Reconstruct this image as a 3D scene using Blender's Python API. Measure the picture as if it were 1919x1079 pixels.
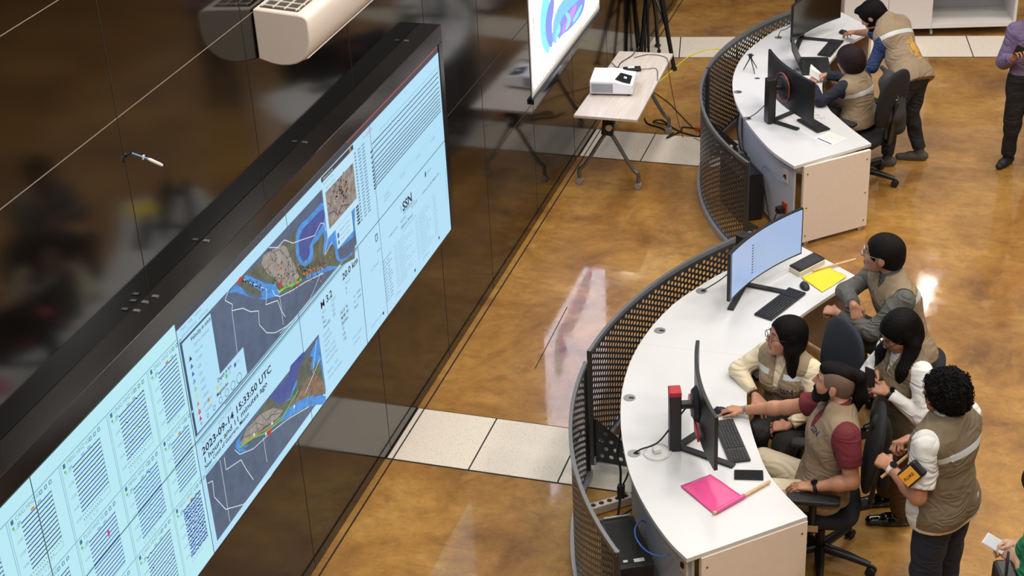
import bpy, bmesh, math, random
import numpy as np
from mathutils import Vector, Matrix

# ---------------------------------------------------------------- clean
for o in list(bpy.data.objects): bpy.data.objects.remove(o)
SC = bpy.context.scene
COL = SC.collection

# ---------------------------------------------------------------- camera
FPX = 3013.3058
CAMLOC = Vector((3.65624, -8.09848, 6.17962))
RW = ((0.95399852, 0.29594726, -0.04797961),
      (0.10430899, -0.47766785, -0.87232623),
      (-0.28108087, 0.82719323, -0.48656438))
camd = bpy.data.cameras.new('camera'); cam = bpy.data.objects.new('camera', camd); COL.objects.link(cam)
camd.sensor_fit = 'HORIZONTAL'; camd.sensor_width = 36.0; camd.lens = FPX / 1919 * 36.0
camd.clip_end = 200
M = Matrix(((RW[0][0], -RW[1][0], -RW[2][0]), (RW[0][1], -RW[1][1], -RW[2][1]), (RW[0][2], -RW[1][2], -RW[2][2])))
cam.matrix_world = Matrix.Translation(CAMLOC) @ M.to_4x4()
SC.camera = cam

# ---------------------------------------------------------------- world, exposure, lights
SC.view_settings.view_transform = 'Standard'
try: SC.view_settings.look = 'None'
except Exception: pass
SC.view_settings.gamma = 1; SC.view_settings.use_curve_mapping = False
SC.view_settings.exposure = 0.0
try:
    SC.cycles.use_denoising = True
    SC.cycles.max_bounces = 7
    SC.cycles.diffuse_bounces = 3
    SC.cycles.caustics_reflective = False
    SC.cycles.caustics_refractive = False
    SC.cycles.sample_clamp_indirect = 4.0
except Exception: pass
W = bpy.data.worlds.new('world'); SC.world = W; W.use_nodes = True
bg = W.node_tree.nodes['Background']; bg.inputs[0].default_value = (1.0, 0.93, 0.86, 1); bg.inputs[1].default_value = 0.30

def area(x, y, z, sx, sy, power, col=(1.0, 0.95, 0.88), rx=0, ry=0):
    d = bpy.data.lights.new('ceiling_light', 'AREA'); d.shape = 'RECTANGLE'; d.size = sx; d.size_y = sy
    d.energy = power; d.color = col
    o = bpy.data.objects.new('ceiling_light', d); COL.objects.link(o)
    o.location = (x, y, z); o.rotation_euler = (rx, ry, 0)
    return o
for lx in (0.9, 4.2, 7.5):
    for ly in (-6.0, -1.5, 3.0, 6.8):
        area(lx, ly, 8.2, 1.2, 1.2, 112 if lx < 4 else (124 if lx < 5 else 150))
area(2.62, 17.52, 8.2, 0.17, 0.42, 18)      # the far lamps whose glare lies on the floor behind the desks
area(2.66, 18.10, 8.2, 0.28, 0.07, 8)

# ---------------------------------------------------------------- helpers
def ray(px, py):
    v = ((px - 959.5) / FPX, (py - 539.5) / FPX, 1.0)
    return Vector([RW[0][i] * v[0] + RW[1][i] * v[1] + RW[2][i] * v[2] for i in range(3)])
def atz(px, py, z=0.0):
    d = ray(px, py); return CAMLOC + d * ((z - CAMLOC.z) / d.z)
def atx(px, py, x):
    d = ray(px, py); return CAMLOC + d * ((x - CAMLOC.x) / d.x)
def aty(px, py, y):
    d = ray(px, py); return CAMLOC + d * ((y - CAMLOC.y) / d.y)

def lin(c):
    return tuple((v / 12.92 if v <= 0.04045 else ((v + 0.055) / 1.055) ** 2.4) for v in [x / 255 for x in c])
MATS = {}
def mat(name, rgb, rough=0.5, metal=0.0, spec=0.5, var=0.0, scale=8.0, bump=0.0, bscale=60.0, coat=0.0, emit=None, es=1.0, stretch=None, ior=None, wrinkle=0.0, wscale=4.5):
    """A procedural surface: rgb (0-255 sRGB) with noise variation and bump."""
    if name in MATS: return MATS[name]
    m = bpy.data.materials.new(name); m.use_nodes = True; MATS[name] = m
    nt = m.node_tree; b = nt.nodes['Principled BSDF']
    c = lin(rgb)
    b.inputs['Base Color'].default_value = (*c, 1); b.inputs['Roughness'].default_value = rough
    b.inputs['Metallic'].default_value = metal; b.inputs['Specular IOR Level'].default_value = spec
    if ior: b.inputs['IOR'].default_value = ior
    if coat: b.inputs['Coat Weight'].default_value = coat
    tc = nt.nodes.new('ShaderNodeTexCoord'); src = tc.outputs['Object']
    if stretch:
        mp = nt.nodes.new('ShaderNodeMapping'); mp.inputs['Scale'].default_value = stretch
        nt.links.new(src, mp.inputs[0]); src = mp.outputs[0]
    if var:
        n = nt.nodes.new('ShaderNodeTexNoise'); n.inputs['Scale'].default_value = scale; n.inputs['Detail'].default_value = 5
        nt.links.new(src, n.inputs['Vector'])
        r = nt.nodes.new('ShaderNodeValToRGB')
        r.color_ramp.elements[0].position = 0.3; r.color_ramp.elements[1].position = 0.7
        r.color_ramp.elements[0].color = (*[v * (1 - var) for v in c], 1); r.color_ramp.elements[1].color = (*[min(1, v * (1 + var)) for v in c], 1)
        nt.links.new(n.outputs['Fac'], r.inputs[0]); nt.links.new(r.outputs[0], b.inputs['Base Color'])
    if bump:
        n2 = nt.nodes.new('ShaderNodeTexNoise'); n2.inputs['Scale'].default_value = bscale; n2.inputs['Detail'].default_value = 3
        nt.links.new(src, n2.inputs['Vector'])
        bp = nt.nodes.new('ShaderNodeBump'); bp.inputs['Strength'].default_value = bump; bp.inputs['Distance'].default_value = 0.01
        nt.links.new(n2.outputs['Fac'], bp.inputs['Height']); nt.links.new(bp.outputs[0], b.inputs['Normal'])
        if wrinkle:
            n3 = nt.nodes.new('ShaderNodeTexNoise'); n3.inputs['Scale'].default_value = wscale; n3.inputs['Detail'].default_value = 1.2; n3.inputs['Distortion'].default_value = 0.9
            mp3 = nt.nodes.new('ShaderNodeMapping'); mp3.inputs['Scale'].default_value = (1.0, 1.0, 1.9); mp3.inputs['Rotation'].default_value = (0.5, 0.35, 0)
            nt.links.new(src, mp3.inputs[0]); nt.links.new(mp3.outputs[0], n3.inputs['Vector'])
            r3 = nt.nodes.new('ShaderNodeMath'); r3.operation = 'PINGPONG'; r3.inputs[1].default_value = 0.11; nt.links.new(n3.outputs['Fac'], r3.inputs[0])
            b3 = nt.nodes.new('ShaderNodeBump'); b3.inputs['Strength'].default_value = wrinkle; b3.inputs['Distance'].default_value = 0.14
            nt.links.new(r3.outputs[0], b3.inputs['Height']); nt.links.new(b3.outputs[0], bp.inputs['Normal'])
    if emit is not None:
        b.inputs['Emission Color'].default_value = (*lin(emit), 1); b.inputs['Emission Strength'].default_value = es
    return m
def glow(name, rgb, es=1.0, var=0.0, scale=8.0):
    """Pixels of a lit screen."""
    if name in MATS: return MATS[name]
    m = mat(name, (8, 8, 8), 0.35, emit=rgb, es=es)
    if var:
        nt = m.node_tree; b = nt.nodes['Principled BSDF']; c = lin(rgb)
        tc = nt.nodes.new('ShaderNodeTexCoord'); n = nt.nodes.new('ShaderNodeTexNoise'); n.inputs['Scale'].default_value = scale; n.inputs['Detail'].default_value = 6
        n.inputs['Roughness'].default_value = 0.7
        r = nt.nodes.new('ShaderNodeValToRGB'); r.color_ramp.elements[0].position = 0.35; r.color_ramp.elements[1].position = 0.65
        r.color_ramp.elements[0].color = (*[v * (1 - var) for v in c], 1); r.color_ramp.elements[1].color = (*[min(1, v * (1 + var)) for v in c], 1)
        nt.links.new(tc.outputs['Object'], n.inputs['Vector']); nt.links.new(n.outputs['Fac'], r.inputs[0]); nt.links.new(r.outputs[0], b.inputs['Emission Color'])
    return m

def pmat(parent):
    return Matrix.LocRotScale(parent.location, parent.rotation_euler, parent.scale)
def props(o, label=None, cat=None, group=None, kind=None):
    if label: o['label'] = label
    if cat: o['category'] = cat
    if group: o['group'] = group
    if kind: o['kind'] = kind
    return o
def thing(name, label, cat, loc=(0, 0, 0), rz=0.0, group=None):
    o = bpy.data.objects.new(name, None); COL.objects.link(o); o.empty_display_size = 0.1
    o.location = loc; o.rotation_euler = (0, 0, rz)
    return props(o, label, cat, group)
class MB:
    """Collects faces, links them as ONE mesh object."""
    def __init__(s): s.v = []; s.f = []; s.m = []; s.cur = 0
    def mi(s, i): s.cur = i; return s
    def add(s, vs, fs):
        k = len(s.v); s.v += [tuple(p) for p in vs]; s.f += [tuple(k + i for i in f) for f in fs]; s.m += [s.cur] * len(fs); return s
    def box(s, c, d, R=None):
        x, y, z = [q / 2 for q in d]; vs = [Vector((i, j, k)) for i in (-x, x) for j in (-y, y) for k in (-z, z)]
        if R is not None: vs = [R @ q for q in vs]
        vs = [q + Vector(c) for q in vs]
        return s.add(vs, [(0, 1, 3, 2), (4, 6, 7, 5), (0, 4, 5, 1), (2, 3, 7, 6), (0, 2, 6, 4), (1, 5, 7, 3)])
    def bar(s, a, b, w, h, up=(0, 0, 1)):
        """box from a to b, w wide, h high."""
        a = Vector(a); b = Vector(b); d = b - a; L = d.length; d.normalize(); u = Vector(up)
        r = d.cross(u)
        if r.length < 1e-4: r = d.cross(Vector((1, 0, 0)))
        r.normalize(); u = r.cross(d)
        vs = [p + r * (i * w / 2) + u * (j * h / 2) for p in (a, b) for i, j in ((-1, -1), (1, -1), (1, 1), (-1, 1))]
        return s.add(vs, [(0, 1, 2, 3), (7, 6, 5, 4), (0, 4, 5, 1), (1, 5, 6, 2), (2, 6, 7, 3), (3, 7, 4, 0)])
    def tube(s, pts, r, n=10, cap=True, r2=None):
        pts = [Vector(p) for p in pts]; N = len(pts); vs = []; prev = None
        for i, p in enumerate(pts):
            t = (pts[min(i + 1, N - 1)] - pts[max(i - 1, 0)]).normalized()
            if prev is None:
                a = t.cross(Vector((0, 0, 1)))
                if a.length < 1e-3: a = t.cross(Vector((1, 0, 0)))
            else: a = prev - t * prev.dot(t)
            a.normalize(); prev = a; b = t.cross(a)
            rr = r if r2 is None else r + (r2 - r) * i / (N - 1)
            if isinstance(r, (list, tuple)): rr = r[i]
            vs += [p + (a * math.cos(2 * math.pi * k / n) + b * math.sin(2 * math.pi * k / n)) * rr for k in range(n)]
        fs = [(i * n + k, i * n + (k + 1) % n, (i + 1) * n + (k + 1) % n, (i + 1) * n + k) for i in range(N - 1) for k in range(n)]
        if cap: fs += [tuple(range(n - 1, -1, -1)), tuple((N - 1) * n + k for k in range(n))]
        return s.add(vs, fs)
    def cyl(s, c, r, h, n=24, r2=None):
        c = Vector(c); return s.tube([c, c + Vector((0, 0, h))], r, n, True, r2)
    def prism(s, poly, z0, z1):
        n = len(poly); vs = [(p[0], p[1], z0) for p in poly] + [(p[0], p[1], z1) for p in poly]
        area_ = sum(poly[i][0] * poly[(i + 1) % n][1] - poly[(i + 1) % n][0] * poly[i][1] for i in range(n))
        rng = list(range(n)) if area_ > 0 else list(range(n - 1, -1, -1))
        fs = [tuple(reversed(rng)), tuple(n + i for i in rng)]
        for q in range(n):
            i, j = rng[q], rng[(q + 1) % n]; fs.append((i, j, n + j, n + i))
        return s.add(vs, fs)
    def build(s, name, mats, parent=None, smooth=False, bevel=0.0, world=True, sub=0, seg=2, solid=0.0):
        me = bpy.data.meshes.new(name); me.from_pydata(s.v, [], s.f)
        if not isinstance(mats, (list, tuple)): mats = [mats]
        for m in mats: me.materials.append(m)
        me.polygons.foreach_set('material_index', s.m)
        me.update(); 
        bm = bmesh.new(); bm.from_mesh(me); bmesh.ops.recalc_face_normals(bm, faces=bm.faces[:]) if len(s.f) < 20000 and not getattr(s, 'keep', False) else None; bm.to_mesh(me); bm.free()
        o = bpy.data.objects.new(name, me); COL.objects.link(o)
        if smooth:
            me.polygons.foreach_set('use_smooth', [True] * len(me.polygons))
            try: me.set_sharp_from_angle(angle=math.radians(40))
            except Exception: pass
        if bevel:
            b = o.modifiers.new('bevel', 'BEVEL'); b.width = bevel; b.segments = seg; b.limit_method = 'ANGLE'; b.angle_limit = math.radians(40)
        if sub: q = o.modifiers.new('sub', 'SUBSURF'); q.levels = sub; q.render_levels = sub
        if solid: q = o.modifiers.new('solid', 'SOLIDIFY'); q.thickness = solid; q.offset = 0
        if parent is not None:
            o.parent = parent
            if world: o.matrix_parent_inverse = ptotal(parent).inverted()
        return o
def ptotal(p):
    m = pmat(p)
    if p.parent is not None: m = ptotal(p.parent) @ p.matrix_parent_inverse @ m
    return m
def struct(o): o['kind'] = 'structure'; return o
def spline(pts, n=6, closed=False):
    """Catmull-Rom through pts."""
    P = [Vector(p) for p in pts]; out = []; N = len(P)
    for i in range(N if closed else N - 1):
        g = lambda k: P[k % N] if closed else P[max(0, min(N - 1, k))]
        p0, p1, p2, p3 = g(i - 1), g(i), g(i + 1), g(i + 2)
        for j in range(n):
            t = j / n
            out.append(0.5 * ((2 * p1) + (p2 - p0) * t + (2 * p0 - 5 * p1 + 4 * p2 - p3) * t * t + (3 * p1 - p0 - 3 * p2 + p3) * t ** 3))
    if not closed: out.append(P[-1])
    return out
def text_tris(s, size=1.0, fat=0.0, align='LEFT'):
    c = bpy.data.curves.new('t', 'FONT'); c.body = s; c.size = size; c.offset = fat; c.align_x = align; c.resolution_u = 2
    o = bpy.data.objects.new('t', c); COL.objects.link(o)
    dg = bpy.context.evaluated_depsgraph_get(); me = o.evaluated_get(dg).to_mesh()
    vs = [v.co.copy() for v in me.vertices]; fs = [tuple(p.vertices) for p in me.polygons]
    o.evaluated_get(dg).to_mesh_clear(); COL.objects.unlink(o); bpy.data.objects.remove(o); bpy.data.curves.remove(c)
    return vs, fs
# ================================================================ SETTING
def floor_material():
    m = bpy.data.materials.new('stained_concrete'); m.use_nodes = True; nt = m.node_tree; b = nt.nodes['Principled BSDF']
    tc = nt.nodes.new('ShaderNodeTexCoord')
    def noise(sc, det, rough=0.55, dist=0.0, st=None):
        n = nt.nodes.new('ShaderNodeTexNoise'); n.inputs['Scale'].default_value = sc; n.inputs['Detail'].default_value = det
        n.inputs['Roughness'].default_value = rough; n.inputs['Distortion'].default_value = dist
        if st:
            mp = nt.nodes.new('ShaderNodeMapping'); mp.inputs['Scale'].default_value = st; mp.inputs['Rotation'].default_value = (0, 0, 0.5)
            nt.links.new(tc.outputs['Object'], mp.inputs[0]); nt.links.new(mp.outputs[0], n.inputs['Vector'])
        else: nt.links.new(tc.outputs['Object'], n.inputs['Vector'])
        return n.outputs['Fac']
    def ramp(f, stops):
        r = nt.nodes.new('ShaderNodeValToRGB'); e = r.color_ramp.elements
        while len(e) < len(stops): e.new(0.5)
        for q, (p, c) in zip(e, stops): q.position = p; q.color = (*lin(c), 1) if not isinstance(c, float) else (c, c, c, 1)
        nt.links.new(f, r.inputs[0]); return r.outputs[0]
    def mix(f, a, c, mode='MIX'):
        x = nt.nodes.new('ShaderNodeMix'); x.data_type = 'RGBA'; x.blend_type = mode
        if isinstance(f, float): x.inputs[0].default_value = f
        else: nt.links.new(f, x.inputs[0])
        nt.links.new(a, x.inputs[6])
        if isinstance(c, tuple): x.inputs[7].default_value = (*lin(c), 1)
        else: nt.links.new(c, x.inputs[7])
        return x.outputs[2]
    big = ramp(noise(1.1, 7, 0.62, 0.6), [(0.32, (120, 80, 36)), (0.46, (168, 119, 56)), (0.58, (190, 141, 70)), (0.74, (208, 162, 90))])
    fine = ramp(noise(9, 8, 0.7, 0.3), [(0.3, (190, 186, 180)), (0.5, (232, 230, 226)), (0.7, (255, 255, 255))])
    c = mix(0.75, big, fine, 'MULTIPLY')
    streak = ramp(noise(2.2, 6, 0.7, 1.5, (1.0, 3.2, 1)), [(0.5, 0.0), (0.72, 0.55)])
    c = mix(streak, c, (132, 92, 44))
    pale = ramp(noise(2.6, 8, 0.72, 0.8), [(0.58, 0.0), (0.80, 0.5)])
    c = mix(pale, c, (208, 172, 112))
    pit = ramp(noise(34, 4, 0.65, 0.4), [(0.30, 0.55), (0.40, 0.0)])
    c = mix(pit, c, (118, 80, 38))
    pale_fleck = ramp(noise(21, 5, 0.7, 0.8), [(0.62, 0.0), (0.76, 0.35)])  # small pale flecks scattered at random through the concrete's base colour
    c = mix(pale_fleck, c, (222, 182, 122))
    nt.links.new(c, b.inputs['Base Color'])
    b.inputs['Roughness'].default_value = 0.42
    b.inputs['Specular IOR Level'].default_value = 0.35
    b.inputs['Coat Weight'].default_value = 1.0; b.inputs['Coat IOR'].default_value = 1.5
    rr = ramp(noise(7, 6, 0.7), [(0.42, 0.035), (0.62, 0.11)])
    nt.links.new(rr, b.inputs['Coat Roughness'])
    bp = nt.nodes.new('ShaderNodeBump'); bp.inputs['Strength'].default_value = 0.05; bp.inputs['Distance'].default_value = 0.02
    nt.links.new(noise(6, 6, 0.6), bp.inputs['Height']); nt.links.new(bp.outputs[0], b.inputs['Normal'])
    return m
FLOORM = floor_material()
f = MB(); f.add([(-0.3, -11, 0), (8.5, -11, 0), (8.5, 22, 0), (-0.3, 22, 0)], [(0, 1, 2, 3)])
struct(f.build('floor', FLOORM))
GLASSW = mat('black_glass', (11, 10, 9), 0.085, spec=0.75, ior=1.52)
SEAM = mat('panel_joint', (58, 51, 44), 0.6)
JOINT = mat('floor_joint', (24, 18, 13), 0.7)
w = MB(); w.box((-0.12, 5.0, 4.0), (0.14, 34, 8.0)); struct(w.build('wall_left', GLASSW))
t = MB()
for y in (-4.92, -3.67, -2.43, -1.183, 0.09, 1.305, 2.36, 3.60, 4.80, 6.02, 7.24, 8.46):
    t.box((-0.0494, y, 4.0), (0.002, 0.003, 8.0))

t.box((-0.0494, 2.5, 1.79), (0.002, 2.2, 0.0055)); t.box((-0.0494, 3.1, 1.075), (0.002, 1.0, 0.0055))
struct(t.build('trim_1', SEAM))
t = MB(); t.box((-0.0494, 3, 3.486), (0.002, 26, 0.0035)); t.box((-0.0494, 3, 4.116), (0.002, 26, 0.003)); struct(t.build('trim_4', mat('bright_joint', (150, 140, 122), 0.4)))
t = MB(); t.box((0.0, 5, 0.0015), (0.010, 32, 0.003))
struct(t.build('trim_2', JOINT))
t = MB(); p0 = atz(1003, 690); p1 = atz(1063, 575); t.bar((p0.x, p0.y, .0008), (p1.x, p1.y, .0008), 0.006, 0.0012)
p0 = atz(700, 1079 - 60); p1 = atz(1060, 1052)
struct(t.build('trim_3', JOINT))
t = MB(); t.box((8.58, 5, 1.1), (0.14, 34, 2.2)); struct(t.build('wall_right', mat('dark_wall', (48, 42, 38), 0.7)))
t = MB(); t.box((4, 22.1, 2.5), (9.4, 0.14, 5.0)); struct(t.build('wall_back', MATS['dark_wall']))

TILE = mat('tile_laminate', (226, 214, 198), 0.42, var=0.05, scale=3, bump=0.02, bscale=200)
def tile_speckle(m):
    nt = m.node_tree; b = nt.nodes['Principled BSDF']; tc = nt.nodes.new('ShaderNodeTexCoord')
    n = nt.nodes.new('ShaderNodeTexNoise'); n.inputs['Scale'].default_value = 110; n.inputs['Detail'].default_value = 2
    r = nt.nodes.new('ShaderNodeValToRGB'); r.color_ramp.elements[0].position = 0.33; r.color_ramp.elements[1].position = 0.42
    r.color_ramp.elements[0].color = (*lin((204, 190, 172)), 1); r.color_ramp.elements[1].color = (*lin((228, 217, 202)), 1)
    nt.links.new(tc.outputs['Object'], n.inputs['Vector']); nt.links.new(n.outputs['Fac'], r.inputs[0]); nt.links.new(r.outputs[0], b.inputs['Base Color'])
tile_speckle(TILE)
def band(org, ang, h, xs, gap=0.011):
    ca, sa = math.cos(ang), math.sin(ang)
    def P(u, v): return (org[0] + u * ca - v * sa, org[1] + u * sa + v * ca)
    b = MB(); x0, x1 = xs[0], xs[-1]
    b.mi(1).prism([P(x0 - gap, -gap), P(x1, -gap), P(x1, h + gap), P(x0 - gap, h + gap)], 0.0002, 0.0015); b.mi(0)
    for u, v in zip(xs[:-1], xs[1:]):
        b.prism([P(u + gap / 2, 0), P(v - gap / 2, 0), P(v - gap / 2, h), P(u + gap / 2, h)], 0.0015, 0.004)
    return b.build('floor_tile_band', [TILE, JOINT], bevel=0.0)
struct(band((0, 0), 0, 0.612, [-0.045, 0.0, 0.533, 1.143, 1.753, 2.25]))
struct(band((0, 4.924), 0, 0.612, [-0.045, 0.0, 0.533, 1.143, 1.753, 2.05]))
a3 = math.atan2(8.642 - 8.101, 3.171 - 0.231)
struct(band((0.338, 7.518), a3, 0.60, [-0.6 + 0.6 * i for i in range(0, 10)]))

# ================================================================ VIDEO WALL
BLK = mat('black_metal', (22, 22, 24), 0.38, var=0.1)
FRM = mat('black_laminate', (30, 27, 25), 0.16, spec=0.6)
fr = MB(); Y0, Y1 = -6.2, 1.235
fr.box((0.0235, (Y0 + Y1) / 2, 2.5535), (0.147, Y1 - Y0, 0.113))
fr.box((0.0235, 1.20, 1.82), (0.147, 0.07, 1.354)); fr.box((0.02, (Y0 + Y1) / 2, 1.138), (0.138, Y1 - Y0, 0.014))
o = fr.build('video_wall_frame', FRM, bevel=0.003)
props(o, 'long black casing that surrounds the grid of wall displays', 'display frame')
md = MB()
for y, z in ((-2.52, 2.612), (-2.46, 2.612), (-2.6, 2.612), (-0.7, 2.612), (0.9, 2.612), (-1.9, 2.612)): md.box((-0.02 if y != -2.46 else 0.0, y, z), (0.03, 0.02, 0.004))
o2 = md.build('fixing_plate', mat('brushed_plate', (150, 150, 150), 0.35, metal=0.8), parent=o)

SX = 0.09
CB = [-6.185, -4.955, -3.715, -2.482, -1.246, -0.05, 1.163]      # display column borders
RB = [1.146, 1.815, 2.489]
ITEMS = []
def zf(s, ox, oy):
    def g(x, y):
        p = atx(ox + x / s, oy + y / s, SX); return (p.y, p.z)
    return g
def clip(poly, ax, v, keep_less):
    out = []; n = len(poly)
    for i in range(n):
        a, b = poly[i - 1], poly[i]; ia = (a[ax] <= v) == keep_less; ib = (b[ax] <= v) == keep_less
        if ia != ib:
            t = (v - a[ax]) / ((b[ax] - a[ax]) or 1e-9); out.append((a[0] + (b[0] - a[0]) * t, a[1] + (b[1] - a[1]) * t))
        if ib: out.append(b)
    return out
LAY = [0]
def poly(pts, m, lay=1): ITEMS.append((list(pts), m, lay))
def rect(y0, z0, y1, z1, m, lay=1): poly([(y0, z0), (y1, z0), (y1, z1), (y0, z1)], m, lay)
def line(pts, wd, m, lay=3):
    for a, b in zip(pts[:-1], pts[1:]):
        dx, dy = b[0] - a[0], b[1] - a[1]; L = math.hypot(dx, dy) or 1e-9; nx, ny = -dy / L * wd / 2, dx / L * wd / 2
        poly([(a[0] + nx, a[1] + ny), (a[0] - nx, a[1] - ny), (b[0] - nx, b[1] - ny), (b[0] + nx, b[1] + ny)], m, lay)
def text(s, y, z, size, m, lay=4, width=None, fat=0.0, ang=0.0):
    vs, fs = text_tris(s, size, fat)
    if not vs: return
    k = 1.0
    if width: mx = max(v.x for v in vs); k = width / mx
    ca, sa = math.cos(ang), math.sin(ang)
    q = [(y + (v.x * k) * ca - v.y * sa, z + (v.x * k) * sa + v.y * ca) for v in vs]
    for f_ in fs: ITEMS.append(([q[i] for i in f_], m, lay))
def wiggle(y0, y1, z, amp, m, wd=0.0035, n=40, lay=3, spikes=0):
    pts = []; sp = [random.random() for _ in range(spikes)]
    for i in range(n + 1):
        u = i / n; a = amp * (1 + sum(5 * math.exp(-((u - q) * 26) ** 2) for q in sp))
        pts.append((y0 + (y1 - y0) * u, z + random.uniform(-a, a)))
    line(pts, wd, m, lay)
random.seed(7)
glow('screen_cyan', (182, 232, 243)); glow('screen_white', (176, 222, 246)); glow('screen_pale', (186, 226, 247)); glow('ink_black', (14, 20, 38)); glow('ink_blue', (34, 44, 150)); glow('ink_grey', (118, 150, 172))
glow('ink_light', (140, 190, 210)); glow('ocean', (80, 98, 124), var=0.14, scale=14); glow('shelf_sea', (72, 142, 214), var=0.25, scale=30); glow('land', (92, 98, 84), var=0.35, scale=18)
glow('plateau', (148, 142, 136), var=0.25, scale=22); glow('border_white', (222, 232, 240)); glow('ink_red', (206, 46, 48)); glow('ink_green', (92, 196, 78)); glow('ink_yellow', (206, 214, 76)); glow('ink_orange', (208, 140, 62))
glow('bar_dark', (64, 66, 76)); glow('terrain', (140, 132, 128), var=0.45, scale=25); glow('slate', (52, 82, 104)); glow('legend_blue', (60, 88, 190)); glow('ink_teal', (58, 120, 140)); glow('ink_magenta', (190, 60, 150))
glow('land_brown', (128, 104, 88), var=0.35, scale=30); glow('gulf', (66, 84, 150), var=0.15, scale=12)

# --- window of daily drum plots on the two left columns
colY = [-5.45, -5.065, -4.68, -4.295, -3.905, -3.515, -3.126, -2.765]; rowZ = [2.402, 2.008, 1.62]
names = ['TLIG HHZ IG', 'MMIG HHZ IG', 'ARIG HHZ IG', 'PLIG HHZ IG', 'CAIG HHZ IG', 'MEIG HHZ IG', 'UNIG HHZ IG', 'ZAIG HHZ IG']
for ri, zt in enumerate(rowZ):
    line([(-6.2, zt + .004), (-2.49, zt + .004)], 0.004, 'ink_grey', 2)
    for ci, yc in enumerate(colY):
        line([(yc, zt), (yc, zt - 0.385)], 0.004, 'ink_light', 2); line([(yc - .012, zt), (yc - .012, zt - 0.385)], 0.003, 'ink_grey', 2)
        text(names[(ci + 3 * ri) % 8], yc + .045, zt - .028, 0.03, 'ink_grey')
        rect(yc + .015, zt - .03, yc + .033, zt - .008, 'ink_teal', 3); rect(yc + .016, zt - .055, yc + .03, zt - .042, 'ink_green', 3)
        for k in range(3): rect(yc + .225 + k * .035, zt - .03, yc + .245 + k * .035, zt - .012, 'ink_teal', 3); rect(yc + .229 + k * .035, zt - .026, yc + .241 + k * .035, zt - .016, 'screen_cyan', 4)
        for k in range(4): rect(yc + .05 + k * .05, zt - .056, yc + .075 + k * .05, zt - .044, ['ink_light', 'screen_pale', 'ink_orange' if (ci + k) % 3 == 0 else 'ink_light', 'ink_light'][k], 3)
        pa, pb = yc + .075, yc + .30 if ci < 7 else yc + .252
        top = zt - .062; n = 14
        heavy = (ri == 2 and ci == 7) or (ri == 1 and ci in (6, 5)) 
        for k in range(n):
            z = top - .27 * k / (n - 1)
            c = 'ink_blue' if (k + ci) % 3 or heavy else 'ink_black'
            if ci in (4, 2): c = 'ink_black' if k % 2 else 'ink_blue'
            if k >= n - 2 and not heavy and ri == 0 and ci != 7:
                for q in range(14 - 4 * (k - n + 2)): rect(pa + q * .016, z - .002, pa + q * .016 + .007, z + .002, 'ink_black', 3)
            elif ri == 2 and ci == 7:
                wiggle(pa, pb, z, 0.0075, 'ink_blue', 0.0055, 46)
                wiggle(pa, pb, z + .004, 0.004, 'ink_black' if k % 4 == 0 else 'ink_blue', 0.003, 40)
            else: wiggle(pa, pb, z, 0.0006 if ci != 6 else 0.0012, c, 0.0058, 42, spikes=(1 if k % 4 == 0 else 0) + (1 if ci == 6 else 0))
            if k % 3 == 0: text(f'{11 + k // 3}:00', yc + .022, z - .006, 0.02, 'ink_grey')
        line([(pb, top + .01), (pb, top - .28), (pa, top - .28)], 0.002, 'ink_grey', 2)
        text('0  5  10  15  20', pa, top - .305, 0.018, 'ink_grey')
    rect(-3.30, 1.872, -3.285, 1.905, 'ink_magenta', 5) if ri == 1 else None

# --- map window, upper row
z2 = zf(2.4526, 320, 380); z5 = zf(4.9043, 470, 380)
rect(-2.482, 2.444, 1.163, 2.489, 'bar_dark', 1); rect(-0.39, 2.480, 1.163, 2.487, 'ink_red', 2)
rect(-2.47, 1.838, -2.155, 2.372, 'slate', 1); rect(-2.45, 1.852, -2.155, 2.36, 'screen_white', 2)
text('Name   Help    Stations', -2.44, 2.42, 0.022, 'ink_grey'); text('ground motion   seismicity', -2.44, 2.386, 0.025, 'ink_grey')
rect(-2.155, 1.83, -0.40, 2.373, 'ocean', 1)
rect(-2.45, 1.852, -1.893, 2.012, 'screen_white', 3)
line([(-2.47, 1.842), (-0.40, 1.836)], 0.008, 'ink_light', 3)
text('Velocity in nm/s', -2.37, 2.325, 0.032, 'ink_black', fat=0.0006)
lg = ['Station disabled', 'Not set', '0..200', '400', '500', '1000', '4000', '10000', '30000', '100000']
gc = ['ink_grey', 'ink_black', 'legend_blue', 'legend_blue', 'ink_teal', 'ink_green', 'ink_yellow', 'ink_orange', 'ink_orange', 'ink_red']
for k, (s_, c_) in enumerate(zip(lg, gc)):
    z = 2.285 - k * .0425; text(s_, -2.35, z, 0.025, 'ink_grey'); y = -2.40
    if k: poly([(y - .014, z - .004), (y + .014, z - .004), (y, z + .022)], c_, 4); 
    if k and c_ not in ('ink_red',): poly([(y - .006, z), (y + .006, z), (y, z + .012)], 'screen_white' if k in (4, 5, 6) else c_, 5)
text('Depth in km', -2.19, 1.982, 0.03, 'ink_black', fat=0.0005); text('Magnitudes', -2.22, 1.915, 0.028, 'ink_black', fat=0.0005)
for k, (c_, s_) in enumerate((('ink_red', '< 50'), ('ink_orange', '50'), ('ink_yellow', '100'), ('ink_green', '250'), ('legend_blue', '600'))):
    rect(-2.41 + k * .1, 1.935 + .006 * k, -2.388 + k * .1, 1.957 + .006 * k, c_, 4); text(s_, -2.38 + k * .1, 1.94 + .006 * k, 0.02, 'ink_grey')
for k in range(7):
    r_ = .006 + .0035 * k; cy, cz = -2.40 + k * .07, 1.88
    line([(cy + r_ * math.cos(a * .5236), cz + r_ * math.sin(a * .5236)) for a in range(13)], 0.004, 'ink_teal', 4)
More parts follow.
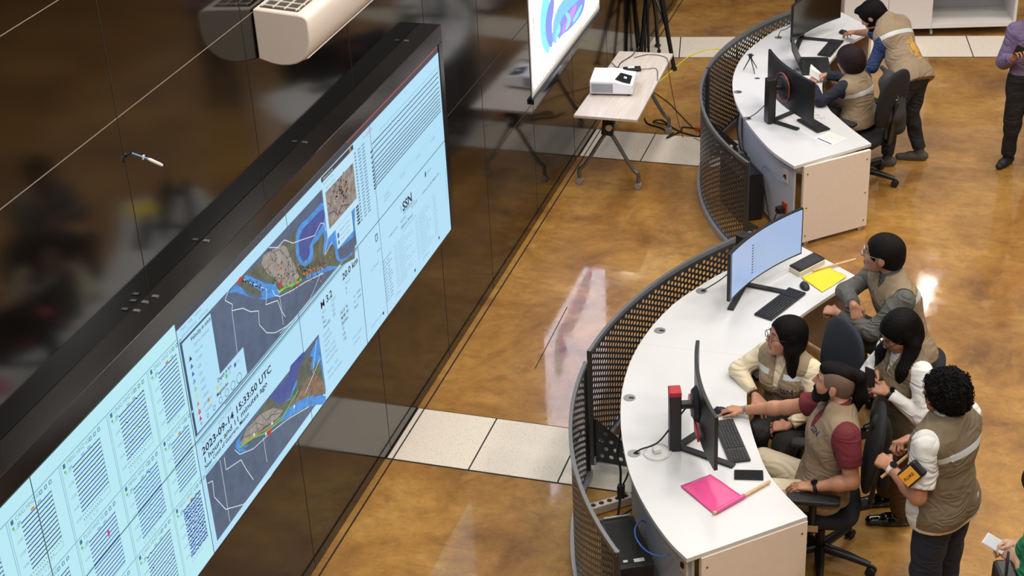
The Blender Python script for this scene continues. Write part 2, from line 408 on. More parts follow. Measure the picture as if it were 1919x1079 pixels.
# land, seas and coast lines of the big map, traced on the display surface
def mpoly(g, pts, m, lay): poly([g(*q) for q in pts], m, lay)
mpoly(z2, [(262, 415), (300, 372), (330, 395), (352, 425), (405, 442), (422, 430), (410, 410), (380, 398), (345, 372), (335, 338), (350, 332), (395, 352), (440, 372), (482, 372), (498, 400), (500, 425), (430, 445), (400, 440), (350, 428), (300, 410)], 'shelf_sea', 2)
land = [(303, 368), (316, 352), (526, 182), (592, 112), (690, 0), (845, 0), (845, 255), (790, 285), (740, 290), (690, 310), (640, 335), (600, 362), (560, 398), (510, 412), (492, 398), (478, 368), (430, 358), (398, 343), (370, 333), (345, 330), (334, 342), (345, 362), (372, 380), (405, 398), (420, 415), (395, 420), (355, 408), (325, 385)]
mpoly(z2, land, 'land', 3)
mpoly(z2, [(470, 215), (500, 192), (530, 200), (555, 260), (575, 300), (590, 340), (560, 375), (520, 385), (480, 350), (440, 320), (415, 280), (425, 240)], 'plateau', 4)
mpoly(z2, [(600, 330), (640, 300), (700, 285), (740, 292), (700, 318), (640, 335)], 'land_brown', 4)
gulf = [(690, 0), (672, 22), (648, 48), (628, 70), (602, 92), (584, 120), (574, 158), (572, 200), (576, 240), (590, 278), (610, 292), (632, 284), (650, 262), (655, 225), (652, 195), (668, 178), (684, 160), (700, 135), (706, 160), (700, 210), (698, 240), (720, 205), (740, 190), (752, 200), (758, 255), (775, 272), (800, 265), (832, 240), (845, 210), (845, 0)]
mpoly(z2, gulf, 'shelf_sea', 4)
mpoly(z2, [(696, 30), (672, 50), (640, 85), (610, 115), (592, 150), (586, 190), (590, 240), (606, 272), (626, 262), (638, 235), (636, 200), (652, 165), (680, 128), (700, 95), (712, 40)], 'gulf', 5)
mpoly(z2, [(765, 215), (800, 190), (845, 150), (845, 215), (800, 255), (775, 258)], 'ocean', 5)
mpoly(z2, [(625, 335), (650, 325), (690, 300), (730, 290), (768, 292), (745, 305), (700, 322), (650, 342), (620, 350)], 'shelf_sea', 5)
for pts in ([(265, 400), (248, 448), (282, 466), (280, 495), (330, 484), (365, 500), (402, 496), (406, 560), (440, 597), (478, 597), (530, 568), (580, 520)],
            [(440, 398), (436, 468), (490, 448), (505, 490), (525, 524)], [(466, 402), (478, 425), (500, 430), (560, 400), (620, 362), (702, 322)],
            [(335, 352), (380, 372), (440, 398)], [(450, 205), (490, 205), (520, 170), (560, 185), (600, 170), (660, 150), (688, 92), (704, 96), (712, 130)],
            [(720, 160), (706, 240), (740, 180)]):
    line([z2(*q) for q in pts], 0.0042, 'border_white', 6)
line([z2(*q) for q in [(280, 495), (305, 690)]], 0.003, 'border_white', 6); line([z2(*q) for q in [(500, 430), (516, 560)]], 0.003, 'border_white', 6)
line([z2(*q) for q in [(690, 320), (640, 440), (560, 540), (500, 600)]], 0.003, 'border_white', 6)
line([z2(*q) for q in [(495, 410), (530, 385), (560, 378), (600, 350)]], 0.012, 'ink_green', 6); line([z2(*q) for q in [(490, 398), (500, 412), (510, 395)]], 0.006, 'ink_yellow', 7)
for q in ((505, 372), (500, 384), (585, 376), (318, 350), (312, 358)): a, b = z2(*q); rect(a - .011, b - .011, a + .011, b + .011, 'ink_red', 7)
random.seed(3)
for _ in range(130):
    u = random.random(); x = 480 + 230 * u + random.gauss(0, 16); y = 360 - 70 * u + random.gauss(0, 22); a, b = z2(x, y)
    poly([(a - .007, b - .005), (a + .007, b - .005), (a, b + .008)], random.choice(['ink_black', 'slate', 'ink_black', 'ink_orange']), 7)
for _ in range(34):
    x = 320 + 110 * random.random(); y = 345 + (x - 320) * .45 + random.gauss(0, 8); a, b = z2(x, y); poly([(a - .007, b - .005), (a + .007, b - .005), (a, b + .008)], 'ink_black', 7)
for _ in range(22): a, b = z2(random.uniform(430, 560), random.uniform(215, 340)); poly([(a - .007, b - .005), (a + .007, b - .005), (a, b + .008)], 'ink_black', 7)
for pts in ([(440, 300), (470, 270), (455, 230), (500, 215)], [(500, 215), (530, 250), (545, 320), (530, 370)], [(440, 300), (470, 340), (510, 350), (545, 320)]): line([z2(*q) for q in pts], 0.003, 'bar_dark', 6)
# floating photo map window and legend
rect(-0.782, 2.066, -0.315, 2.436, 'screen_pale', 8); rect(-0.782, 2.41, -0.315, 2.44, 'bar_dark', 9); text('Ubicacion de la red', -0.76, 2.418, 0.018, 'border_white', 10)
rect(-0.37, 2.414, -0.35, 2.436, 'ink_orange', 10); text('Epicentros  Mapa', -0.76, 2.385, 0.02, 'ink_grey', 10); text('Mapa de sismos', -0.74, 2.35, 0.022, 'ink_grey', 10)
rect(-0.748, 2.108, -0.338, 2.335, 'terrain', 9)
for _ in range(70): a, b = random.gauss(-.53, .055), random.gauss(2.235, .04); rect(a - .006, b - .005, a + .006, b + .005, random.choice(['ink_black', 'ink_black', 'ink_orange', 'bar_dark']), 10)
line([(-.74, 2.2), (-.66, 2.18), (-.62, 2.13), (-.55, 2.16), (-.45, 2.12)], 0.005, 'bar_dark', 10)
rect(-0.67, 1.94, -0.43, 2.064, 'screen_pale', 8); rect(-.655, 2.0, -.63, 2.03, 'legend_blue', 9); rect(-.655, 1.96, -.635, 1.985, 'ink_teal', 9)
for k in range(3): text('Estacion sismica', -.615, 2.025 - k * .03, 0.022, 'ink_grey', 9)
line([(-0.425, 1.84), (-0.42, 2.06)], 0.006, 'slate', 8)
# trace window at the right
rect(-0.40, 1.818, 1.163, 2.44, 'screen_white', 1)
text('X  SCRTTV', -.16, 2.40, 0.03, 'ink_red')
zt = [2.352, 2.318, 2.285, 2.25, 2.215, 2.185, 2.16, 2.135, 2.112, 2.09, 2.066, 2.045]
for k, z in enumerate(zt):
    wiggle(-0.04 if k else .08, 1.13, z, 0.0006, 'ink_black' if k > 0 else 'ink_grey', 0.0062 if k else .003, 110, spikes=2)
    if k > 1: rect(-0.075, z - .012, -0.035, z - .002, 'ink_black', 3)
for k in range(21):
    z = 2.375 - k * .0215; rect(-.31, z - .008, -.285, z + .004, 'ink_grey', 3); rect(-.255, z - .006, -.215, z + .003, 'ink_grey', 3); rect(-.195, z - .006, -.15, z + .003, 'ink_grey', 3)
    if k > 13: rect(-.36, z - .008, -.32, z + .006, 'bar_dark', 3)
line([(-0.05, 1.94), (1.12, 1.945), (1.14, 2.36)], 0.002, 'ink_light', 2)
for k, s_ in enumerate(('15:30:00', '15:31:00', '15:32:00', '15:33:00')): text(s_, .06 + .28 * k, 1.912, 0.025, 'ink_grey')
text('2023-09-14', .06, 1.885, 0.025, 'ink_grey')

# --- event summary window, lower row
rect(-2.47, 1.797, -0.395, 1.812, 'ink_light', 1)
text('Summary', -2.43, 1.772, 0.026, 'ink_grey'); text('Events (17/24)', -2.25, 1.772, 0.026, 'ink_grey')
text('2023-09-14 15:33:50 UTC', -2.438, 1.712, 0.06, 'ink_black', width=0.80, fat=0.0012)
text('1 hours and 11 minutes ago', -2.438, 1.664, 0.046, 'ink_black', width=0.735, fat=0.0007)
text('Near Coast of Guerrero, Mexico', -2.437, 1.629, 0.033, 'ink_black', width=0.50, fat=0.0006)
text('Preliminary', -2.437, 1.602, 0.026, 'ink_grey')
text('M 3.2', -.972, 1.71, 0.062, 'ink_black', width=0.165, fat=0.0012); text('20.0 km', -.65, 1.722, 0.058, 'ink_black', width=0.235, fat=0.0012)
rows = [('Type', 'Value', 'Phases'), ('M', '3.2', '8'), ('MLv', '3.2', '7'), ('Mw(mB)', '3.0', '')]
for k, r_ in enumerate(rows):
    for y, s_ in zip((-.97, -.83, -.62), r_): text(s_, y, 1.675 - k * .032, 0.028, 'ink_black' if k else 'ink_grey')
fld = [('Latitude:', '16.13  N', '+/-   0 km'), ('Longitude:', '98.48  W', '+/-   0 km'), ('Depth:', '20.0 km', 'fixed'), ('Phase Count:', '15', ''), ('RMS Residual:', '0.8', ''), ('Azimuthal Gap:', '192', '')]
for k, r_ in enumerate(fld):
    z = 1.535 - k * .036
    text(r_[0], -.985, z, 0.028, 'ink_grey'); text(r_[1], -.73, z, 0.030, 'ink_black', fat=.0006 if k < 3 else 0); text(r_[2], -.53, z, 0.028, 'ink_black')
text('Agency:  SSN', -.985, 1.29, 0.028, 'ink_grey'); text('Status:  automatic', -.985, 1.25, 0.028, 'ink_grey'); text('Time of origin', -.6, 1.29, .025, 'ink_grey'); text('Comment', -.6, 1.25, .025, 'ink_grey')
line([(-0.392, 1.812), (-0.402, 1.15)], 0.006, 'ink_black', 5)
g4 = zf(2.1571, 340, 560)
ocean2 = [(-2.442, 1.595), (-1.036, 1.587), (-1.034, 1.205), (-2.437, 1.19)]
poly(ocean2, 'ocean', 1)
mpoly(g4, [(235, 600), (222, 575), (262, 520), (300, 470), (352, 400), (395, 432), (440, 400), (452, 350), (490, 290), (555, 148), (583, 375), (545, 385), (490, 420), (420, 470), (370, 505), (310, 545), (262, 600)], 'shelf_sea', 2)
mpoly(g4, [(255, 530), (300, 472), (352, 400), (392, 430), (440, 405), (462, 352), (478, 280), (510, 230), (530, 235), (520, 290), (560, 250), (575, 330), (582, 385), (545, 378), (480, 405), (430, 440), (400, 480), (330, 530), (275, 585), (240, 600), (235, 570)], 'land', 3)
mpoly(g4, [(262, 525), (320, 465), (370, 440), (410, 450), (390, 480), (330, 520), (270, 575), (240, 585)], 'plateau', 4)
mpoly(g4, [(352, 398), (432, 315), (440, 270), (490, 215), (500, 215), (470, 290), (455, 350), (435, 390), (395, 425)], 'gulf', 4)
mpoly(g4, [(398, 498), (440, 440), (490, 408), (560, 388), (583, 392), (585, 425), (545, 428), (500, 440), (440, 474)], 'shelf_sea', 5)
mpoly(g4, [(222, 575), (242, 572), (240, 600), (262, 612), (235, 622), (218, 600)], 'shelf_sea', 5)
mpoly(g4, [(420, 455), (470, 395), (500, 330), (540, 300), (575, 340), (582, 380), (520, 392), (470, 412)], 'land_brown', 4)
for pts in ([(270, 530), (300, 500), (330, 510), (360, 470), (400, 460)], [(300, 500), (310, 540), (350, 500), (365, 450)], [(250, 560), (290, 545), (330, 510)], [(320, 465), (340, 490), (390, 445)]): line([g4(*q) for q in pts], 0.003, 'bar_dark', 6)
for pts in ([(215, 610), (235, 628), (290, 605), (360, 540), (430, 485), (515, 435)], [(172, 640), (180, 690), (240, 650), (262, 690), (290, 730)], [(105, 745), (125, 735), (132, 800), (178, 850), (250, 830), (310, 770), (430, 640), (470, 560)], [(530, 300), (545, 165)], [(500, 380), (535, 300), (560, 240)]):
    line([g4(*q) for q in pts], 0.0042, 'border_white', 5)
line([g4(*q) for q in [(155, 650), (195, 900)]], 0.003, 'border_white', 5); line([g4(*q) for q in [(330, 560), (345, 660)]], 0.003, 'border_white', 5)
line([g4(*q) for q in [(235, 600), (290, 560), (330, 545), (400, 490), (430, 440), (470, 370)]], 0.008, 'ink_green', 6); line([g4(*q) for q in [(240, 590), (300, 550), (350, 520), (398, 480)]], 0.006, 'ink_orange', 6)
for q in ((352, 540), (358, 534)): a, b = g4(*q); rect(a - .016, b - .012, a + .016, b + .012, 'ink_red', 7)
for q in ((365, 503), (292, 548), (340, 545), (455, 435)): a, b = g4(*q); rect(a - .008, b - .008, a + .008, b + .008, 'border_white', 7)
# --- web page, lower right
g6 = zf(2.453, 560, 60)
rect(-0.39, 1.15, 1.163, 1.812, 'screen_white', 1)
text('SSN', .335, 1.688, 0.085, 'ink_black', width=0.165, fat=0.002); line([(.335, 1.678), (.52, 1.678)], 0.003, 'ink_black', 4); text('Servicio Sismologico Nacional', .34, 1.664, .014, 'ink_black', width=.2)
rect(.30, 1.70, .32, 1.735, 'ink_light', 3); rect(-.13, 1.705, -.09, 1.755, 'ink_teal', 3); rect(-.12, 1.712, -.10, 1.745, 'screen_white', 4)
text('UNAM', .79, 1.735, .028, 'ink_grey'); rect(.755, 1.73, .78, 1.765, 'ink_teal', 3)
y = -.12
for s_ in ('INICIO', 'ACERCA DEL SSN', 'SISMICIDAD', 'ESTACIONES', 'INFORMACION SOBRE SISMOS', 'DIVULGACION'):
    text(s_, y, 1.63 if y < .4 else 1.64, .019, 'ink_black'); y += .2
text('Ultimos Sismos', .28, 1.585, .034, 'ink_black'); text('Consulta los sismos recientes', .3, 1.56, .02, 'ink_grey'); line([(.0, 1.55), (.9, 1.555)], .002, 'ink_light', 3)
for k in range(13):
    z = 1.525 - k * .0235; random.seed(k)
    for (ya, wd_) in ((-.06, .16), (.14, .34 if k % 3 else .2), (.52, .3), (.86, .07)):
        ln = wd_ * random.uniform(.6, 1); m_ = 'ink_black' if (ya == -.06) else 'ink_grey'
        text('los sismos en la region costa'[:max(4, int(ln * 60))], ya, z, .018, m_, width=ln)
text('Proyecto universitario', -.33, 1.21, .022, 'ink_grey'); text('Creditos', .1, 1.2, .022, 'ink_grey'); text('@SSNMexico', .6, 1.2, .022, 'ink_grey')
for y in (-.11, .46, .93): rect(y - .02, 1.195, y, 1.215, 'ink_black', 3)
text('Los Sismos', -.25, 1.56, .03, 'ink_red' if False else 'ink_grey'); line([(1.12, 1.38), (1.13, 1.62)], .006, 'ink_light', 3)

def display(ci, ri, label):
    y0, y1, z0, z1 = CB[ci], CB[ci + 1], RB[ri], RB[ri + 1]
    t = thing('video_wall_display', label, 'screen', (0.02, (y0 + y1) / 2, z0), group='displays of the video wall')
    b = MB(); b.box((0.045, (y0 + y1) / 2, (z0 + z1) / 2), (0.085, y1 - y0 - .001, z1 - z0 - .001)); b.build('casing', BLK, t)
    e = 0.0028; y0 += e; y1 -= e; z0 += e; z1 -= e
    s = MB(); base = 'screen_cyan' if ci < 3 else 'screen_white'; names_ = [base]
    s.add([(SX, y0, z0), (SX, y1, z0), (SX, y1, z1), (SX, y0, z1)], [(0, 1, 2, 3)])
    for pts, m, lay in ITEMS:
        ys = [q[0] for q in pts]; zs = [q[1] for q in pts]
        if max(ys) <= y0 or min(ys) >= y1 or max(zs) <= z0 or min(zs) >= z1: continue
        if min(ys) < y0: pts = clip(pts, 0, y0, False)
        if pts and max(q[0] for q in pts) > y1: pts = clip(pts, 0, y1, True)
        if pts and min(q[1] for q in pts) < z0: pts = clip(pts, 1, z0, False)
        if pts and max(q[1] for q in pts) > z1: pts = clip(pts, 1, z1, True)
        if len(pts) < 3: continue
        if m not in names_: names_.append(m)
        a = sum(pts[i - 1][0] * pts[i][1] - pts[i][0] * pts[i - 1][1] for i in range(len(pts)))
        if a < 0: pts = pts[::-1]
        s.mi(names_.index(m)); s.add([(SX + lay * .0003, q[0], q[1]) for q in pts], [tuple(range(len(pts)))])
    s.keep = True
    s.build('screen', [MATS[q] for q in names_], t)
dl = {
 (1, 1): 'wall display in the upper row cut by the frame edge, with the leftmost drum plots', (1, 0): 'wall display in the lower row cut by the frame edge, barely in view',
 (2, 1): 'upper wall display fully filled with small blue seismogram plots', (2, 0): 'lower wall display with seismogram plots ending in a dense blue plot',
 (3, 1): 'upper wall display with the velocity legend and the western half of the Mexico map', (3, 0): 'lower wall display with the date 2023-09-14 headline over a coast map',
 (4, 1): 'upper wall display with the blue gulf and a small floating map window', (4, 0): 'lower wall display with magnitude M 3.2 and depth 20.0 km figures',
 (5, 1): 'upper wall display with twelve long dark traces on pale blue', (5, 0): 'lower wall display with the SSN web page and its columns of text'}
for (ci, ri), lb in dl.items(): display(ci, ri, lb)

# ================================================================ AIR CONDITIONER, WALL CABLE
WPL = mat('warm_white_plastic', (226, 214, 202), 0.35)
ac = thing('air_conditioner', 'white wall mounted split air conditioner above the video wall', 'air conditioner', (-0.05, -1.07, 3.2))
prof = [(-.045, 3.235), (-.045, 3.505), (.20, 3.488), (.232, 3.482), (.248, 3.470), (.256, 3.45), (.258, 3.40), (.256, 3.35), (.246, 3.31), (.228, 3.272), (.200, 3.242), (.165, 3.222), (.125, 3.212), (.08, 3.208), (.03, 3.214)]
yA, yB = -1.06, 0.06; b = MB(); n = len(prof)
b.add([(x, y, z) for y in (yA, yB) for x, z in prof], [tuple(range(n)), tuple(range(2 * n - 1, n - 1, -1))] + [(i, n + i, n + (i + 1) % n, (i + 1) % n) for i in range(n)])
b.build('body', WPL, ac, smooth=True, bevel=0.008)
g = MB(); g.box((.085, -.5, 3.4985), (.21, 1.04, .006), Matrix.Rotation(math.radians(4.5), 3, 'Y')); g.build('intake', mat('grille_dark', (70, 64, 56), 0.7), ac)
g = MB()
for k in range(15): g.box((.085, -1.0 + k * .0715, 3.504), (.21, .008, .006), Matrix.Rotation(math.radians(4.5), 3, 'Y'))
for k in range(4): g.box((-.01 + k * .063, -.5, 3.512 - k * .0048), (.006, 1.04, .006))
g.build('intake_grille', WPL, ac)
g = MB(); g.box((.165, -.5, 3.2195), (.09, 1.0, .006), Matrix.Rotation(math.radians(-22), 3, 'Y')); g.build('louvre', WPL, ac)
P0, P1, P2 = atx(247, 287, -.048), atx(276, 297, .01), atx(304, 310, .05)
c = thing('wall_cable', 'short blue cable with a white plug sticking out of the black glass wall', 'cable', tuple(P0))
b = MB(); b.tube([P0, P1.lerp(P0, .5), P1], .0045, 8); b.build('cord', mat('blue_cable', (96, 150, 206), .4), c, smooth=True)
b = MB(); b.tube([P1, P1.lerp(P2, .15), P1.lerp(P2, .2), P2.lerp(P1, .2), P2], [.005, .007, .0085, .0085, .007], 10); b.build('plug', mat('white_plastic', (225, 222, 214), .4), c, smooth=True)
b = MB(); q = P0.lerp(P1, .75); b.box(q, (.006, .018, .018)); b.build('cable_tag', MATS['white_plastic'], c)

# ================================================================ PROJECTION SCREEN
ps = thing('projection_screen', 'bright projected picture on a pull-down screen against the black glass wall', 'projection screen', (0.0, 4.5, 1.2))
y0, y1, z0, z1 = 3.595, 5.735, 1.16, 3.0; X = -.042
b = MB(); b.box((X - .003, (y0 + y1) / 2, (z0 + z1) / 2 - .01), (.004, y1 - y0 + .05, z1 - z0 + .05)); b.build('canvas', mat('screen_fabric', (225, 222, 215), .8), ps)
b = MB(); b.box((-.034, (y0 + y1) / 2, z0 - .055), (.028, y1 - y0 + .12, .045)); b.build('weight_bar', mat('black_bar', (30, 34, 44), .15), ps, bevel=.004)
s = MB(); PM = ['proj_white', 'proj_sky', 'proj_blue', 'proj_violet', 'proj_cyan', 'proj_grey', 'proj_pink']
for nm, c_, e_ in (('proj_white', (228, 232, 255), 4.2), ('proj_sky', (96, 150, 214), 2.2), ('proj_blue', (100, 110, 214), 2.2), ('proj_violet', (150, 110, 220), 2.2), ('proj_cyan', (96, 190, 214), 2.4), ('proj_grey', (214, 204, 190), 1.2), ('proj_pink', (240, 234, 246), 5.0)): glow(nm, c_, e_)
def pj(pts, k, lay):
    a = sum(pts[i - 1][0] * pts[i][1] - pts[i][0] * pts[i - 1][1] for i in range(len(pts)))
    if a < 0: pts = pts[::-1]
    s.mi(k); s.add([(X + lay * .0004, q[0], q[1]) for q in pts], [tuple(range(len(pts)))])
pj([(y0, z0 + .04), (y1, z0 + .04), (y1, z1), (y0, z1)], 0, 1); pj([(y0, z0), (y1, z0), (y1, z0 + .04), (y0, z0 + .04)], 5, 1)
def ell(cy, cz, ry, rz, k, lay, a0=0, a1=360, n=28):
    pj([(cy + ry * math.cos(math.radians(a0 + (a1 - a0) * i / n)), cz + rz * math.sin(math.radians(a0 + (a1 - a0) * i / n))) for i in range(n + 1)][:-1 if a1 - a0 == 360 else None], k, lay)
def ribbon(pts, w0, w1, k, lay):
    P = spline([(a, b_, 0) for a, b_ in pts], 8); L = []; R_ = []
    for i, p in enumerate(P):
        t_ = (P[min(i + 1, len(P) - 1)] - P[max(i - 1, 0)]).normalized(); wd = w0 + (w1 - w0) * math.sin(math.pi * i / (len(P) - 1))
        L.append((p.x - t_.y * wd / 2, p.y + t_.x * wd / 2)); R_.append((p.x + t_.y * wd / 2, p.y - t_.x * wd / 2))
    for i in range(len(P) - 1): pj([L[i], L[i + 1], R_[i + 1], R_[i]], k, lay)
gp = lambda x, y: (lambda p: (p.y, p.z))(atx(980 + x / 6, y / 6, X))
ribbon([gp(290, -40), gp(250, 80), gp(245, 250), gp(250, 400), gp(300, 550)], .10, .26, 4, 2)
ribbon([gp(340, -40), gp(320, 80), gp(290, 250), gp(300, 400), gp(330, 500)], .06, .20, 2, 3)
ribbon([gp(350, 480), gp(380, 300), gp(480, 160), gp(600, 20), gp(660, -60)], .10, .30, 1, 2)
ribbon([gp(400, 430), gp(440, 300), gp(540, 200), gp(660, 60), gp(690, -30)], .05, .18, 2, 3)
ribbon([gp(440, 360), gp(500, 260), gp(560, 140), gp(600, 60)], .03, .10, 3, 4)
ribbon([gp(480, 330), gp(520, 220), gp(480, 150)], .02, .06, 4, 5); ribbon([gp(560, 240), gp(610, 160), gp(660, 60)], .02, .05, 4, 5)
ribbon([gp(370, 460), gp(380, 380), gp(410, 330), gp(400, 280)], .02, .05, 4, 5)
for k in range(7): a, b_ = y0 + .06 + .09 * k, z0 + .016; pj([(a, b_), (a + .04, b_), (a + .04, b_ + .018), (a, b_ + .018)], 0, 3)
for k in range(5): a, b_ = y1 - .6 + .1 * k, z0 + .014; pj([(a, b_), (a + .07, b_), (a + .07, b_ + .02), (a, b_ + .02)], 0, 3)
for k, zz_ in enumerate((1.75, 2.05)): ell(y0 + .09, zz_, .03, .035, 5, 3); ell(y0 + .09, zz_ - .06, .035, .012, 5, 3)
s.keep = True
s.build('projected_image', [MATS[q] for q in PM], ps)
# ================================================================ DESKS
DESK = mat('white_laminate', (214, 213, 213), 0.32, var=0.015, scale=3)
EDGE = mat('desk_edge', (205, 200, 194), 0.45)
SIDE = mat('cream_panel', (236, 222, 206), 0.45, var=0.02, scale=30)
MODE = mat('modesty_panel', (196, 202, 212), 0.5)
STEEL = mat('dark_steel', (66, 68, 70), 0.36, metal=0.55, var=0.08, scale=6)
RAIL = mat('grey_rail', (108, 110, 112), 0.36, metal=0.4)
LRAIL = mat('light_rail', (168, 168, 170), 0.3, metal=0.5)
DARKH = mat('dark_hole', (20, 20, 20), 0.6)
BOLT = mat('bolt', (120, 110, 96), 0.35, metal=0.9)
BLKP = mat('black_plastic', (20, 20, 21), 0.38)
BLKM = mat('matt_black_plastic', (26, 26, 28), 0.6)

def offset_in(pts, d):
    out = []; n = len(pts)
    for i, p in enumerate(pts):
        a = Vector(pts[max(0, i - 1)]); b = Vector(pts[min(n - 1, i + 1)]); t = (b - a).normalized(); out.append((p[0] - t.y * d, p[1] + t.x * d))
    return out
def desk(name, label, outer, inner, seam, loc, ends, bolts):
    t = thing(name, label, 'desk', loc)
    oc = [tuple(p[:2]) for p in spline([(x, y, 0) for x, y in outer], 6)]; ic = [tuple(p[:2]) for p in spline([(x, y, 0) for x, y in inner], 6)]
    b = MB(); b.prism(oc + ic, 0.712, 0.74); top = b.build('desktop', DESK, t, bevel=0.002)
    b = MB()
    # edge banding on the outer rim
    off = offset_in(oc, seam)
    mb = MB()
    m1 = off[2:-2]
    vs = [(x, y, z) for z in (0.06, 0.712) for x, y in m1]; n = len(m1)
    mb.add(vs, [(i, i + 1, n + i + 1, n + i) for i in range(n - 1)]); mb.build('modesty_panel', MODE, t, solid=0.018)
    for k, (a, c) in enumerate(ends):
        p = MB(); p.bar((a[0], a[1], 0.372), (c[0], c[1], 0.372), 0.028, 0.68); e = p.build('end_panel', SIDE, t, bevel=0.002)
        d = (Vector(c) - Vector(a)).normalized(); nrm = Vector((d.y, -d.x))
        if bolts[k]:
            q = MB()
            for u in (0.035, (Vector(c) - Vector(a)).length - .035):
                for z in (0.09, 0.34, 0.64):
                    q = MB(); s_ = Vector((*(Vector(a) + d * u), z)); q.tube([s_ + Vector((*nrm, 0)) * 0.012, s_ + Vector((*nrm, 0)) * 0.017], .006, 10); q.build('bolt', BOLT, e)
        for u in (0.05, (Vector(c) - Vector(a)).length - .06):
            s_ = Vector(a) + d * u; q = MB(); q.cyl((s_.x, s_.y, 0), .02, .02, 12); q.box((s_.x, s_.y, .026), (.05, .03, .012)); q.build('foot', mat('chrome', (190, 190, 190), .2, metal=1), e)
    return t
near_outer = [(2.295, -1.464), (2.18, -1.35), (2.042, -1.169), (1.903, -.946), (1.794, -.725), (1.684, -.423), (1.605, -.13), (1.558, .14), (1.54, .454), (1.569, .809), (1.651, 1.169), (1.761, 1.428), (1.869, 1.64), (1.99, 1.82), (2.15, 2.02), (2.345, 2.197)]
near_inner = [(2.81, 1.81), (2.66, 1.52), (2.516, 1.229), (2.42, .99), (2.35, .75), (2.31, .5), (2.315, .28), (2.346, .066), (2.401, -.137), (2.476, -.35), (2.575, -.58), (2.692, -.756), (2.858, -.951)]
dn = desk('curved_desk', 'white curved control desk whose top carries the pink sheet and the wide lit monitor', near_outer[::-1][::-1], near_inner, -0.07, (2.0, 0.3, 0), [((2.355, -1.40), (2.852, -.945)), ((2.40, 2.12), (2.79, 1.80))], [True, False])
far_outer = [(2.115, 3.509), (1.903, 3.754), (1.70, 4.10), (1.54, 4.43), (1.413, 4.77), (1.322, 5.15), (1.292, 5.50), (1.310, 5.86), (1.385, 6.20), (1.50, 6.56), (1.63, 6.90), (1.75, 7.14), (1.85, 7.33)]
far_inner = [(2.40, 6.68), (2.25, 6.38), (2.15, 6.08), (2.09, 5.72), (2.09, 5.38), (2.13, 5.05), (2.225, 4.72), (2.319, 4.55), (2.463, 4.325), (2.653, 4.059)]
df = desk('curved_desk', 'white curved control desk with the laptop and the ringed monitor back', far_outer, far_inner, -0.07, (1.8, 5.2, 0), [((2.178, 3.578), (2.652, 4.005)), ((1.91, 7.22), (2.36, 6.70))], [True, False])
# seam of the near desktop and grommets
b = MB(); b.bar((1.553, .62, .7402), (2.325, .62, .7402), .0015, .0006); b.build('joint_line', EDGE, dn)
def grommet(parent, x, y, r=0.038):
    b = MB(); b.cyl((x, y, .7402), r, .003, 28); g = b.build('cable_grommet', mat('grommet_grey', (150, 150, 148), .35, metal=.5), parent)
    b = MB(); b.box((x + .012, y, .7436), (.03, .02, .001)); b.build('grommet_slot', DARKH, g)
for x, y in ((1.80, 1.385), (1.64, .807), (1.635, -.022), (1.80, -.591)): grommet(dn, x, y)
for x, y in ((1.411, 4.927), (1.517, 5.269), (1.59, 4.368), (1.544, 6.313)): grommet(df, x, y, .035 if x != 1.517 else .02)

